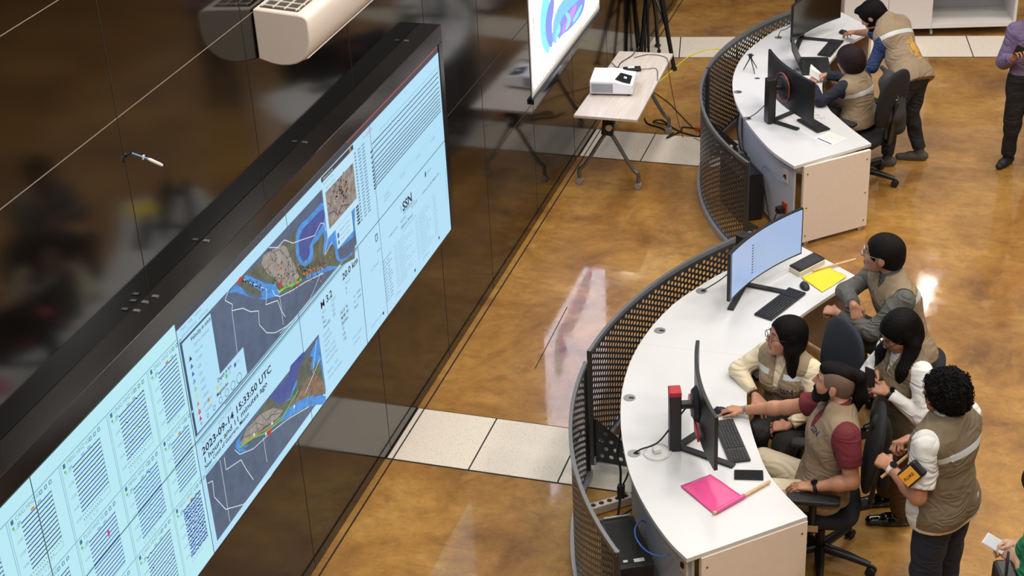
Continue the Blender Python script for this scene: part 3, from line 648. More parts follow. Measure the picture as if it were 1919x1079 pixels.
# ---- perforated privacy screens
def perforated(name, label, c, R, a0, a1, zt=0.88, post=True, gus=(True, True), holes=True, clipz=0.06):
    base = Vector((c[0] + R * math.cos(math.radians((a0 + a1) / 2)), c[1] + R * math.sin(math.radians((a0 + a1) / 2)), 0))
    t = thing(name, label, 'privacy screen', tuple(base))
    arc = abs(math.radians(a1 - a0)) * R; P = lambda s, z, dr=0.0: Vector((c[0] + (R + dr) * math.cos(math.radians(a0) + math.radians(a1 - a0) * s / arc), c[1] + (R + dr) * math.sin(math.radians(a0) + math.radians(a1 - a0) * s / arc), z))
    w = .0385; h = .0445; m = .05; z0, z1 = .055, zt - .03
    nc = int((arc - 2 * m) / w); mm = (arc - nc * w) / 2; nr = int((z1 - z0 - .03) / h)
    b = MB(); hr = .0145
    for i in range(nc):
        s0 = mm + i * w; off = .012 + (h / 2 if i % 2 else 0)
        zb = z0 + off; nr = int((z1 - .008 - zb) / h)
        b.add([P(s0, z0), P(s0 + w, z0), P(s0 + w, zb), P(s0, zb)], [(0, 1, 2, 3)])
        for j in range(nr):
            zz0 = zb + j * h; cs, cz = s0 + w / 2, zz0 + h / 2
            out = [(-1, -1), (0, -1), (1, -1), (1, 0), (1, 1), (0, 1), (-1, 1), (-1, 0)]
            vs = [P(cs + x * w / 2, cz + y * h / 2) for x, y in out]
            vs += [P(cs + hr * math.cos(math.atan2(y, x)), cz + hr * math.sin(math.atan2(y, x))) for x, y in out]
            b.add(vs, [(k, (k + 1) % 8, 8 + (k + 1) % 8, 8 + k) for k in range(8)])
        ze = zb + nr * h
        b.add([P(s0, ze), P(s0 + w, ze), P(s0 + w, z1), P(s0, z1)], [(0, 1, 2, 3)])
    for s0, s1 in ((0, mm), (arc - mm, arc)): b.add([P(s0, z0), P(s1, z0), P(s1, z1), P(s0, z1)], [(0, 1, 2, 3)])
    b.keep = True; b.build('perforated_sheet', STEEL, t, solid=0.002)
    def rail(nm, z, hh, wd, m_):
        N = 40; vs = []
        for i in range(N + 1):
            s_ = arc * i / N
            vs += [P(s_, z, -wd / 2), P(s_, z, wd / 2), P(s_, z + hh, wd / 2), P(s_, z + hh, -wd / 2)]
        q = MB(); q.add(vs, [(4 * i + k, 4 * i + (k + 1) % 4, 4 * i + 4 + (k + 1) % 4, 4 * i + 4 + k) for i in range(N) for k in range(4)] + [(0, 1, 2, 3), (4 * N + 3, 4 * N + 2, 4 * N + 1, 4 * N)])
        return q.build(nm, m_, t, smooth=True)
    rail('top_rail', zt - .03, .03, .022, RAIL); rail('bottom_rail', 0.0, .06, .05, LRAIL)
    for s_ in (0.012, arc - .012):
        q = MB(); p = P(s_, 0); q.box((p.x, p.y, zt / 2), (.028, .028, zt - .002)); q.build('post', STEEL, t)
    for flag, s_ in zip(gus, (0.03, arc - .03)):
        if not flag: continue
        p = P(s_, 0); d = Vector((c[0] - p.x, c[1] - p.y, 0)).normalized(); q = MB(); sd = Vector((-d.y, d.x, 0))
        # triangular bracket plate with round holes
        L, Hh = .34, .30; tri = [(0, .02), (L, .02), (L, .10), (0.03, Hh + .05), (0, Hh + .05)]
        hol = [(0.06 + .065 * i + (.03 if j % 2 else 0), .07 + .06 * j) for j in range(4) for i in range(5) if .06 + .065 * i + (.03 if j % 2 else 0) < L - .03 and .07 + .06 * j < Hh - .01 - (.06 + .065 * i) * .62]
        bm = bmesh.new(); vs = [bm.verts.new(p + d * x + Vector((0, 0, z))) for x, z in tri]; es = [bm.edges.new((vs[i - 1], vs[i])) for i in range(len(vs))]
        for hx, hz in hol:
            hv = [bm.verts.new(p + d * (hx + .0155 * math.cos(k * math.pi / 5)) + Vector((0, 0, hz + .0155 * math.sin(k * math.pi / 5)))) for k in range(10)]
            es += [bm.edges.new((hv[k - 1], hv[k])) for k in range(10)]
        bmesh.ops.triangle_fill(bm, use_beauty=True, use_dissolve=False, edges=es)
        me = bpy.data.meshes.new('bracket_plate'); bm.to_mesh(me); bm.free(); me.materials.append(STEEL)
        o = bpy.data.objects.new('bracket_plate', me); COL.objects.link(o); o.parent = t; o.matrix_parent_inverse = ptotal(t).inverted()
        sm = o.modifiers.new('solid', 'SOLIDIFY'); sm.thickness = .003
    return t
perforated('perforated_screen', 'dark perforated curved metal screen rising behind the lit wide monitor', (4.494, .056), 3.188, 176.75, 140.9, gus=(True, False))
perforated('perforated_screen', 'dark perforated curved metal screen guarding the black computer tower and power strip', (4.143, .13), 2.818, 180.3, 219.6, gus=(False, True))
perforated('perforated_screen', 'dark perforated curved metal screen around the desk with the mini tripod', (3.978, 5.083), 2.871, 179.6, 141.0, gus=(True, False))
perforated('perforated_screen', 'dark perforated curved metal screen that ends beside the orange wall socket', (3.978, 5.083), 2.871, 180.1, 220.7, gus=(False, True))

# ================================================================ MONITORS
def monitor(label, x, y, nx, ny, w=.83, h=.355, z0=.862, screen='off', back='plain', R=1.9, colpos=None, legs=((.17, -.22), (.17, .22)), group=None, red=True, col_h=.39):
    rz = math.atan2(ny, nx); t = thing('curved_monitor', label, 'monitor', (x, y, .74), rz, group)
    z0 -= .74
    def S(u, v, d=0.0):   # u -0.5..0.5 across, v 0..1 up, d outwards; bulges to the back
        a = u * w / R; return (R - (R - d) * math.cos(a) , (R - d) * math.sin(a), z0 + v * h)
    N = 24; b = MB()
    fr, bk = -.008 + .012, -.022
    vs = []
    for i in range(N + 1):
        u = -.5 + i / N
        vs += [S(u, 0, .004), S(u, 1, .004), S(u, 1, -.018), S(u, 0, -.018)]
    b.add(vs, [(4 * i + k, 4 * i + (k + 1) % 4, 4 * i + 4 + (k + 1) % 4, 4 * i + 4 + k) for i in range(N) for k in range(4)] + [(0, 1, 2, 3), (4 * N + 3, 4 * N + 2, 4 * N + 1, 4 * N)])
    b.build('housing', BLKP, t, world=False, bevel=.002, smooth=True)
    s = MB(); mats = [MATS['mon_' + screen]] + [MATS[q] for q in ('ink_black', 'ink_grey', 'mon_dark', 'mon_teal')]
    for i in range(N):
        u0, u1 = -.488 + .976 * i / N, -.488 + .976 * (i + 1) / N
        s.add([S(u0, .035, .0046), S(u1, .035, .0046), S(u1, .975, .0046), S(u0, .975, .0046)], [(0, 1, 2, 3)])
    if screen == 'lit':
        def q4(u0, v0, u1, v1, m, du=0): s.mi(m); s.add([S(u0, v0, .0052), S(u1, v0 + du, .0052), S(u1, v1 + du, .0052), S(u0, v1, .0052)], [(0, 1, 2, 3)])
        q4(-.488, .035, -.465, .975, 3)
        for k in range(15): q4(-.482, .08 + k * .058, -.472, .10 + k * .058, 2)
        random.seed(5)
        for k in range(11):
            v = .18 + k * .058; q4(-.13, v, -.115, v + .025, 1); q4(-.12, v + .008, -.02 - .03 * random.random(), v + .013, 2); s.mi(1); s.add([S(-.135, v + .0, .0053), S(-.10, v + .012, .0053), S(-.135, v + .024, .0053)], [(0, 1, 2)])
            q4(-.118, v + .01, .03 + .06 * random.random(), v + .013, 2, .01)
        for k in range(14): q4(-.43, .14 + k * .055, -.30 + .05 * random.random(), .143 + k * .055, 2)
    s.keep = True; s.build('screen', mats, t, world=False)
    cx = -.125; sl = .0
    # hub behind the screen
    q = MB(); q.tube([(-.018, 0, z0 + h * .5), (-.045, 0, z0 + h * .5)], [.11, .085], 28); q.build('back_hub', BLKM, t, world=False, smooth=True)
    if back == 'ring':
        q = MB(); q.tube([(-.034, .118 * math.cos(a * math.pi / 14), z0 + h * .5 + .118 * math.sin(a * math.pi / 14)) for a in range(29)], .0065, 8, cap=False)
        q.build('light_ring', mat('copper_ring', (150, 62, 40), .3, metal=.4), t, world=False, smooth=True)
    if back == 'red':
        for sgn in (-1, 1):
            q = MB(); q.prism([(0, 0), (.16, .02), (.19, -.03), (.03, -.055)], 0, .012)
            q.v = [(-.03 - v[2], sgn * (v[0] + .04), z0 + .04 + v[1] + .06) for v in q.v]; q.build('red_trim', mat('red_plastic', (176, 30, 42), .35), t, world=False)
    q = MB(); q.tube([(-.04, 0, z0 + h * .5), (cx, 0, z0 + h * .5)], .026, 16); q.build('neck', BLKP, t, world=False, smooth=True)
    q = MB(); q.box((cx - .02, 0, col_h / 2 + .002), (.07, .085, col_h)); c_ = q.build('stand_column', BLKP, t, world=False, bevel=.006)
    if red:
        q = MB(); q.box((cx - .02, 0, col_h + .004), (.072, .087, .03)); q.build('column_cap', mat('red_plastic', (176, 30, 42), .35), c_, bevel=.005).matrix_parent_inverse = Matrix()
    for lx, ly in legs:
        q = MB(); q.bar((cx, 0, .012), (lx, ly, .008), .045, .014); q.build('stand_leg', BLKM, t, world=False, bevel=.003)
    return t
mat('mon_off', (10, 11, 13), .18); glow('mon_lit', (164, 188, 226), .95); glow('mon_dark', (70, 84, 110)); glow('mon_teal', (90, 150, 170)); glow('mon_blue', (70, 110, 170), .6)
M1 = monitor('wide curved monitor lit pale blue with a column of seismic wavelets', 2.185, 1.475, .905, -.425, w=.86, screen='lit', legs=((.0, -.34), (.2, .09)), red=False)
M2 = monitor('curved monitor seen edge-on with red trim on its back, above the pink sheet', 2.155, -.435, .947, .32, screen='blue', back='red', legs=((.17, -.22), (.13, .24)))
M3 = monitor('curved monitor with a copper ring on its black back, beside the mini tripod', 1.905, 4.41, .82, .572, back='ring', red=False, legs=((.0, -.24), (.16, .12)))
M4 = monitor('dark switched-off curved monitor standing beyond the laptop', 1.865, 6.27, .905, -.425, w=.82, red=False, legs=((.02, -.3), (.2, .12)))

# ================================================================ KEYBOARDS, MICE, SMALL THINGS
def keyboard(label, x, y, rz, w=.44, d=.14, z=.742):
    t = thing('keyboard', label, 'keyboard', (x, y, z), rz, 'keyboards on the desks')
    b = MB(); b.box((0, 0, .008), (w, d, .014)); b.build('case', BLKP, t, world=False, bevel=.004)
    k = MB(); nx_, ny_ = 20, 6; kw = (w - .02) / nx_; kd = (d - .018) / ny_
    for j in range(ny_):
        for i in range(nx_):
            if j == 0 and 4 <= i <= 8: 
                if i == 4: k.box((-w / 2 + .01 + kw * 6.5, -d / 2 + .009 + kd / 2, .0165), (kw * 5 - .003, kd - .004, .005))
                continue
            if i == 14: continue
            k.box((-w / 2 + .01 + kw * (i + .5), -d / 2 + .009 + kd * (j + .5), .0165), (kw - .003, kd - .004, .005))
    k.build('keys', mat('keycap', (34, 35, 37), .45), t, world=False, bevel=.001, seg=1)
    return t
keyboard('black keyboard lying before the lit wide monitor', 2.352, 1.312, math.atan2(.41, .171) , .44, .135)
keyboard('black keyboard beside the outstretched hand on its mouse', 2.326, -.345, math.atan2(-.40, .18), .43, .125)
keyboard('black keyboard under the standing bearded man bending over the desk', 2.06, 6.11, math.atan2(.42, .07), .42, .125)
keyboard('black keyboard half hidden behind the ringed monitor', 2.15, 4.33, math.atan2(-.22, .20), .30, .13)
def mouse(label, x, y, rz, g='computer mice on the desks'):
    b = MB(); N = 14; vs = [];
    bm = bmesh.new(); bmesh.ops.create_uvsphere(bm, u_segments=20, v_segments=12, radius=1)
    for v in bm.verts: v.co = Vector((v.co.x * .055, v.co.y * .032, max(v.co.z, -.1) * .032 + .0035))
    me = bpy.data.meshes.new('mouse'); bm.to_mesh(me); bm.free(); me.materials.append(BLKM)
    for p in me.polygons: p.use_smooth = True
    o = bpy.data.objects.new('computer_mouse', me); COL.objects.link(o); o.location = (x, y, .742); o.rotation_euler = (0, 0, rz); props(o, label, 'mouse', g)
    w_ = MB(); w_.box((.028, 0, .034), (.014, .005, .004)); w_.build('scroll_wheel', STEEL, o, world=False)
    return o
mouse('black mouse next to the yellow sheet', 2.475, 1.584, 2.0); mouse('black mouse under the hand of the bearded seated man', 2.215, -.055, 3.0); mouse('black mouse under the hand of the standing bearded man', 2.13, 6.52, 2.6)

def slab(name, label, cat, quad, z, th, m, screen=None, bevel=.004, part='screen', inset=.06):
    c = sum((Vector((*q, 0)) for q in quad), Vector()) / 4
    t = thing(name, label, cat, (c.x, c.y, z))
    b = MB(); b.prism(quad, z, z + th); b.build('casing', m, t, bevel=bevel)
    if screen:
        q2 = [tuple((Vector(q).lerp(c.xy, inset))) for q in quad]; b = MB(); b.prism(q2, z + th, z + th + .0008); b.build(part, screen, t)
    return t
TABS = mat('tablet_screen', (52, 52, 54), .35)
slab('tablet', 'black tablet lying on a pale book behind the yellow sheet', 'tablet', [(2.335, 1.80), (2.475, 2.03), (2.565, 1.955), (2.42, 1.73)], .775, .009, BLKP, TABS, inset=.16)
b = MB(); b.prism([(2.338, 1.79), (2.478, 2.02), (2.565, 1.945), (2.422, 1.722)], .742, .774); o = b.build('notebook', mat('book_cream', (222, 212, 190), .6), bevel=.002); props(o, 'thick cream notebook under the black tablet', 'notebook')
slab('smartphone', 'black phone lying between the keyboard and the pink sheet', 'phone', [(2.395, -.629), (2.555, -.596), (2.572, -.682), (2.41, -.712)], .742, .010, BLKP, mat('phone_glass', (12, 12, 14), .12), inset=.05)

def sheet(name, label, corners, m, z=.744, amp=.006, seed=1, n=14, curl=0.0, roll=True):
    """a thin sheet fixed to a stick, slightly wavy"""
    random.seed(seed); A, B_, C_, D = [Vector((*c, 0)) for c in corners]; ph = [random.uniform(0, 6) for _ in range(4)]
    vs = []
    for j in range(n + 1):
        for i in range(n + 1):
            u, v = i / n, j / n; p = A.lerp(B_, u).lerp(D.lerp(C_, u), v)
            zz = z + amp * (1 + .6 * math.sin(4.2 * u + ph[0] + 2 * v) * math.sin(3.1 * v + ph[1]) + .3 * math.sin(9 * u * v + ph[2])) * (.3 + .7 * u) + curl * max(0, u - .8) ** 2 * 25
            vs.append((p.x, p.y, zz))
    b = MB(); b.add(vs, [(j * (n + 1) + i, j * (n + 1) + i + 1, (j + 1) * (n + 1) + i + 1, (j + 1) * (n + 1) + i) for j in range(n) for i in range(n)])
    return b.build(name, m, smooth=True, solid=.0012)
STICK = mat('pale_wood', (214, 176, 128), .55, var=.08, scale=20)
fl = thing('signal_flag', 'bright pink flag on a wooden stick lying on the white desk', 'flag', (2.36, -.88, .742))
s1 = sheet('sheet', '', [(2.361, -1.056), (2.13, -.85), (2.272, -.70), (2.492, -.866)], mat('pink_plastic', (222, 78, 140), .32), seed=3)
b = MB(); a, c = Vector((2.372, -1.045, .756)), Vector((2.495, -.866, .756)); b.tube([a, c], .013, 12); r_ = b.build('sleeve', MATS['pink_plastic'], fl, smooth=True)
b = MB(); b.tube([(2.36, -1.062, .756), (2.609, -.70, .756)], .0095, 10); b.build('stick', STICK, fl, smooth=True)
s1.parent = fl; s1.matrix_parent_inverse = ptotal(fl).inverted()
fl = thing('signal_flag', 'yellow flag on a wooden stick lying beside the man with silver glasses', 'flag', (2.58, 1.72, .742))
s1 = sheet('sheet', '', [(2.432, 1.712), (2.592, 1.895), (2.735, 1.78), (2.60, 1.535)], mat('yellow_plastic', (240, 212, 52), .4), seed=8); s1.parent = fl; s1.matrix_parent_inverse = ptotal(fl).inverted()
b = MB(); b.tube([(2.50, 1.80, .758), (2.765, 2.03, .758)], .0085, 10); b.build('stick', STICK, fl, smooth=True)

def wire(name, label, pts, r, m, n=6, cat='cable', parent=None, loc=None):
    P = spline(pts, n); b = MB(); b.tube(P, r, 7)
    o = b.build(name, m, parent, smooth=True)
    if parent is None: props(o, label, cat)
    return o
CBL = mat('black_cable', (18, 18, 18), .45); YCB = mat('yellow_cable', (206, 200, 60), .45); WCB = mat('white_cable', (232, 230, 224), .4); BCB = mat('blue_patch_cable', (70, 116, 190), .4)
wire('white_cable', 'coiled white charging cable on the desk beside the grommet', [(1.93 + .085 * math.cos(a * .6) * (1 - .01 * a), -.55 + .085 * math.sin(a * .6), .745 + .0004 * a) for a in range(22)], .003, WCB)
slabc = MB(); slabc.box((1.925, -.545, .757), (.045, .045, .028), Matrix.Rotation(.6, 3, 'Z')); o = slabc.build('charger', WCB, bevel=.004); props(o, 'small white cube charger inside the coiled white cable', 'charger')
wire('monitor_cable', 'black cable from the grommet to the back of the red trimmed monitor', [(1.80, -.59, .743), (1.84, -.57, .765), (1.93, -.53, .80), (2.02, -.46, .92), (2.09, -.42, 1.02)], .005, CBL)
wire('monitor_cable', 'black cable from the grommet to the lit wide monitor', [(1.80, 1.385, .743), (1.85, 1.40, .77), (1.95, 1.42, .85), (2.09, 1.50, .98)], .004, CBL)
wire('monitor_cable', 'black cable from the grommet to the ringed monitor', [(1.59, 4.368, .743), (1.63, 4.36, .77), (1.70, 4.30, .85), (1.84, 4.36, 1.0)], .004, CBL)
wire('monitor_cable', 'black cable looping to the switched-off monitor', [(1.544, 6.313, .743), (1.56, 6.33, .80), (1.63, 6.32, .84), (1.80, 6.30, 1.0)], .004, CBL)

# ---- computer towers, sockets, plugs
def tower(label, corner, along, across, L=.46, Wd=.20, H=.42, z=0.012, front=False):
    a = Vector((*along, 0)).normalized(); c = Vector((*across, 0)).normalized(); o_ = Vector((*corner, 0)); ctr = o_ + a * L / 2 + c * Wd / 2
    t = thing('computer_tower', label, 'computer', (ctr.x, ctr.y, 0))
    q = [o_, o_ + a * L, o_ + a * L + c * Wd, o_ + c * Wd]; b = MB(); b.prism([tuple(p[:2]) for p in q], z, H); b.build('case', BLKM, t, bevel=.004)
    b = MB(); q2 = [p.lerp(ctr, .18) for p in q]; b.prism([tuple(p[:2]) for p in q2], H, H + .002); b.build('top_vent', mat('vent_black', (14, 14, 15), .7), t)
    b = MB(); u = o_ + c * .02; v = o_ + c * (Wd - .02); b.bar((u.x, u.y, H + .008), (v.x, v.y, H + .008), .014, .012); b.build('rear_lip', LRAIL if front else BLKP, t, bevel=.003)
    b = MB(); w0 = o_ + a * (L * .85) + c * Wd * .5; b.prism([tuple((w0 + a * x + c * y)[:2]) for x, y in ((0, 0), (.03, 0), (.03, .06), (0, .06))], H + .002, H + .003); b.prism([tuple((w0 + a * x + c * y)[:2]) for x, y in ((.0, -.06), (.018, -.06), (.018, -.035), (0, -.035))], H + .002, H + .003)
    b.build('sticker', mat('sticker_white', (214, 214, 210), .4), t)
    for sx, sy in ((.04, .03), (.04, Wd - .03), (L - .04, .03), (L - .04, Wd - .03)):
        p = o_ + a * sx + c * sy; b = MB(); b.cyl((p.x, p.y, 0), .014, z + .001, 10); b.build('foot', DARKH, t)
    return t
tower('black computer tower on the floor behind the corner with the pink flag', (1.655, -.85), (.465, -.886), (.886, .465), front=True, H=.42)
tower('black computer tower on the floor near the orange socket', (1.800, 3.985), (-.53, .85), (-.85, -.53), H=.42)
def socket(parent, x, y, z, d, m, w=.07, h=.11, nm='socket_plate'):
    dx = Vector((*d, 0)).normalized(); n_ = Vector((-dx.y, dx.x, 0)) * -1
    b = MB(); b.bar(Vector((x, y, z)) - dx * w / 2, Vector((x, y, z)) + dx * w / 2, .012, h); return b.build(nm, m, parent, bevel=.002)
# far desk: ethernet plate and orange socket on its modesty panel; near desk the same ethernet plate
def on_modesty(outer, u):
    oc = offset_in([tuple(p[:2]) for p in spline([(x, y, 0) for x, y in outer], 6)], -.07); k = u * (len(oc) - 1); i = int(k); a = Vector(oc[i]); b_ = Vector(oc[i + 1]); p = a.lerp(b_, k - i); d = (b_ - a).normalized(); return p, d
p, d = on_modesty(far_outer, .055); n_ = Vector((-d.y, d.x)); n_ = n_ if n_.x < 0 else -n_
sp = p + n_ * .012; so = socket(df, sp.x, sp.y, .56, d, WPL, nm='network_plate'); q2 = p + n_ * .018; e = MB(); e.bar(Vector((q2.x, q2.y, .56)) - Vector((*d, 0)) * .012, Vector((q2.x, q2.y, .56)) + Vector((*d, 0)) * .012, .02, .03); e.build('network_port', DARKH, so)
so2 = socket(df, sp.x, sp.y, .27, d, mat('orange_plastic', (196, 74, 36), .4), nm='power_socket')
pl = thing('power_plug', 'black plug adapter in the orange socket', 'plug', (sp.x, sp.y, .27)); e = MB(); e.box(Vector((*(p + n_ * .055), .27)), (.06, .06, .05), Matrix.Rotation(math.atan2(d.y, d.x), 3, 'Z')); e.build('body', BLKP, pl, bevel=.006)
wire('cord', '', [Vector((*(p + n_ * .08), .26)), Vector((*(p + n_ * .12), .18)), Vector((*(p + n_ * .15), .20)), Vector((1.80, 4.02, .30))], .005, CBL, parent=pl)
wire('network_cable', 'thin blue network cable from the far desk plate to the tower', [Vector((*(p + n_ * .02), .56)), Vector((*(p + n_ * .07), .535)), Vector((1.82, 3.98, .50)), Vector((1.78, 4.03, .425))], .0035, mat('pale_blue_cable', (120, 160, 190), .4))
p, d = on_modesty(near_outer, .05); n_ = Vector((-d.y, d.x)); n_ = n_ if n_.x < 0 else -n_
sp = p + n_ * .012; so = socket(dn, sp.x, sp.y, .60, d, WPL, nm='network_plate'); q2 = p + n_ * .018; e = MB(); e.bar(Vector((q2.x, q2.y, .60)) - Vector((*d, 0)) * .012, Vector((q2.x, q2.y, .60)) + Vector((*d, 0)) * .012, .02, .03); e.build('network_port', DARKH, so)
cp = [atz(1256, 1039, .60), atz(1235, 1042, .58), atz(1210, 1031, .56), atz(1193, 1010, .55), atz(1190, 990, .54), atz(1200, 976, .53), atz(1210, 978, .50)]
wire('network_cable', 'blue network cable curving over the tower behind the pink flag', cp, .0045, BCB)
# power strip and cables on the floor by the near tower
ps_ = thing('power_strip', 'white power strip with black round sockets on the floor tiles', 'power strip', (1.54, -.18, 0)); A_, B2 = Vector((1.43, -.28, .034)), Vector((1.70, -.055, .034))
b = MB(); b.bar(A_, B2, .06, .06); b.build('housing', WPL, ps_, bevel=.006)
for k in range(6):
    q = A_.lerp(B2, .08 + k * .16); b = MB(); b.cyl((q.x, q.y, .064), .017, .0015, 16); b.build('socket_hole', DARKH, ps_)
# plugs
for (x, y, z, h, lb) in ((1.60, -.135, .10, .11, 'black plug standing in the white power strip'), (1.64, -.05, .34, .14, 'black power adapter hanging behind the near desk edge')):
    b = MB(); b.box((x, y, z), (.045, .04, h)); o = b.build('power_adapter' if z > .2 else 'power_plug', BLKP, bevel=.006); props(o, lb, 'adapter' if z > .2 else 'plug')
wire('power_cable', 'thick black cable looping between desk edge and tower', [(1.625, .02, .60), (1.57, .03, .46), (1.56, -.06, .34), (1.60, -.14, .28), (1.64, -.3, .3), (1.68, -.45, .34), (1.72, -.72, .30), (1.735, -.83, .30)], .008, CBL)
wire('power_cable', 'black cable hanging from the power adapter to the strip', [(1.64, -.05, .27), (1.63, -.08, .2), (1.61, -.12, .15)], .006, CBL)
wire('power_cable', 'thin black cable lying across the floor tiles beside the power strip', [(1.36, -.33, .008), (1.46, -.36, .008), (1.56, -.30, .008), (1.66, -.20, .008), (1.70, -.1, .05), (1.66, .0, .3)], .004, CBL)
wire('power_cable', 'black cables dropping from the far desk to the tower', [(1.45, 4.80, .62), (1.44, 4.75, .5), (1.50, 4.6, .36), (1.56, 4.45, .40), (1.60, 4.33, .43)], .007, CBL)
wire('power_cable', 'black cable hanging by the ringed monitor desk edge', [(1.50, 4.66, .66), (1.505, 4.64, .45), (1.55, 4.50, .37), (1.62, 4.40, .35)], .006, CBL)

# ---- mini tripod, laptop, papers, pots on the far desk
mt = thing('mini_tripod', 'small black desktop tripod on the curved desk near the perforated screen', 'tripod', (1.43, 5.43, .742))
top = Vector((1.43, 5.44, .87)); b = MB(); b.box(top + Vector((0, 0, .012)), (.03, .03, .035)); b.tube([top + Vector((-.03, 0, .02)), top + Vector((.03, 0, .02))], .006, 8); b.build('head', BLKP, mt, bevel=.003)
for x, y in ((1.370, 5.435), (1.480, 5.50), (1.485, 5.355)):
    b = MB(); b.tube([top, (x, y, .748)], [.006, .004], 8); l_ = b.build('leg', BLKP, mt, smooth=True)
lp = thing('laptop', 'open black laptop before the short-haired woman', 'laptop', (1.99, 5.64, .742))
A4 = [(1.823, 5.815), (2.07, 5.855), (2.145, 5.49), (1.900, 5.404)]
b = MB(); b.prism(A4, .742, .758); b.build('base', BLKM, lp, bevel=.003)
c4 = sum((Vector(q) for q in A4), Vector((0, 0))) / 4; b = MB(); u = (Vector(A4[1]) - Vector(A4[0])); v = Vector(A4[3]) - Vector(A4[0])
for i in range(5):
    for j in range(13):
        p = Vector(A4[0]) + u * (.18 + i * .09) + v * (.09 + j * .063); b.prism([tuple(p), tuple(p + u * .075), tuple(p + u * .075 + v * .052), tuple(p + v * .052)], .758, .7605)
b.build('keys', MATS['keycap'], lp)
b = MB(); e0, e1 = Vector((*A4[0], .760)), Vector((*A4[3], .760)); up = Vector((-.09, -.04, .225)); dd = up.cross(e1 - e0).normalized() * .004
b.add([e0 - dd, e1 - dd, e1 + up - dd, e0 + up - dd, e0 + dd, e1 + dd, e1 + up + dd, e0 + up + dd], [(0, 1, 2, 3), (7, 6, 5, 4), (0, 4, 5, 1), (1, 5, 6, 2), (2, 6, 7, 3), (3, 7, 4, 0)]); b.build('lid', BLKP, lp)
pp = thing('paper_sheet', 'printed sheet with a dark blue header bar on the far desk corner', 'paper', (2.32, 4.08, .742))
Q = [(2.19, 4.06), (2.345, 3.94), (2.455, 4.11), (2.295, 4.225)]; b = MB(); b.prism(Q, .7415, .7425); b.build('sheet', mat('paper', (232, 228, 220), .7), pp)
b = MB(); a, c = Vector((2.215, 4.07)), Vector((2.34, 3.972)); n_ = Vector((.62, .78)) * .014; b.prism([tuple(a), tuple(c), tuple(c + n_), tuple(a + n_)], .7425, .7429); b.mi(1)
for k in range(7):
    o_ = Vector((.62, .78)) * (.04 + k * .02); b.prism([tuple(a + o_), tuple(c + o_), tuple(c + o_ + n_ * .3), tuple(a + o_ + n_ * .3)], .7425, .7428)
b.build('print', [mat('navy_ink', (40, 60, 110), .6), mat('grey_ink', (178, 176, 168), .6)], pp)
b = MB(); b.prism([(1.73, 5.50), (1.79, 5.57), (1.845, 5.54), (1.79, 5.46)], .742, .765); o = b.build('small_box', mat('clear_grey', (186, 188, 190), .3), bevel=.003); props(o, 'small grey box on the desk beside the laptop', 'box')
for k, (x, y, c_) in enumerate(((2.085, 4.62, (60, 66, 40)), (2.145, 4.52, (214, 212, 206)))):
    if k == 0:
        b = MB(); random.seed(2)
        for _ in range(7): b.box((x + random.uniform(-.02, .02), y + random.uniform(-.02, .02), .752 + random.uniform(0, .012)), (.018, .014, .012), Matrix.Rotation(random.uniform(0, 3), 3, 'Z'))
        o = b.build('key_bunch', mat('olive_metal', c_, .4)); props(o, 'small bunch of dark olive keys on the desk near the ringed monitor', 'keys')
    else:
        b = MB(); b.tube([(x + .032 * math.cos(a * .5), y + .032 * math.sin(a * .5), .745) for a in range(13)], .003, 6); b.tube([(x + .06 + .02 * math.cos(a * .5), y - .02 + .02 * math.sin(a * .5), .745) for a in range(13)], .003, 6)
        o = b.build('wire_loop', WCB, smooth=True); props(o, 'coil of clear white wire on the desk beside the keys', 'wire')

# ================================================================ FOLDING TABLE, PROJECTOR
tb = thing('folding_table', 'pale wooden flip-top table on castors that carries the projector', 'table', (.41, 5.0, 0))
WOOD = mat('pale_oak', (198, 186, 172), .38, var=.10, scale=3.0, stretch=(14, 1.2, 1))
b = MB(); b.prism([(.13, 4.168), (.69, 4.168), (.66, 5.74), (.15, 5.715)], .715, .74); b.build('tabletop', WOOD, tb, bevel=.003)
b = MB(); b.bar((.40, 4.42, .69), (.40, 5.50, .69), .05, .04); b.build('beam', BLKM, tb)
TUBE = mat('grey_tube', (112, 112, 112), .35, metal=.6); 
for Y in (4.36, 5.60):
    b = MB(); b.bar((.40, Y, .705), (.375, Y, .50), .07, .10, up=(1, 0, 0)); b.bar((.22, Y, .705), (.56, Y, .705), .05, .03); br = b.build('leg_bracket', BLKM, tb, bevel=.006)
    b = MB(); b.tube([(.405, Y - .040, .585), (.405, Y - .066, .585)], .028, 20); b.build('pivot_disc', mat('silver_disc', (200, 192, 182), .3, metal=.5), br, smooth=True)
    for sx in (-1, 1):
        x1 = .115 if sx < 0 else .645
        pts = spline([(.385, Y, .54), (.385 + (x1 - .385) * .25, Y, .44), (.385 + (x1 - .385) * .78, Y, .20), (x1 - .0 * sx, Y, .14), (x1, Y, .055)], 5)
        b = MB(); b.tube(pts, .0175, 12); lg_ = b.build('leg', TUBE, tb, smooth=True)
        for dy in (-.014, .014):
            b = MB(); b.tube([(x1 - .0, Y + dy - .008, .03), (x1, Y + dy + .008, .03)], .029, 18); wv = b.build('castor_wheel', mat('castor_grey', (150, 148, 146), .5), lg_, smooth=True)
        b = MB(); b.box((x1, Y, .045), (.03, .014, .04)); b.build('castor_fork', BLKP, lg_)
pr_ = thing('projector', 'white short-throw projector on the folding table', 'projector', (.32, 4.80, .742))
rz = Matrix.Rotation(math.radians(7), 4, 'Z')
b = MB(); prof = [(-.19, .0), (.19, .0), (.19, .088), (.10, .098), (.03, .118), (-.19, .118)]
b.add([(x, y, z + .758) for y in (-.165, .165) for x, z in prof], [tuple(range(5, -1, -1)), tuple(range(6, 12))] + [(i, (i + 1) % 6, 6 + (i + 1) % 6, 6 + i) for i in range(6)])
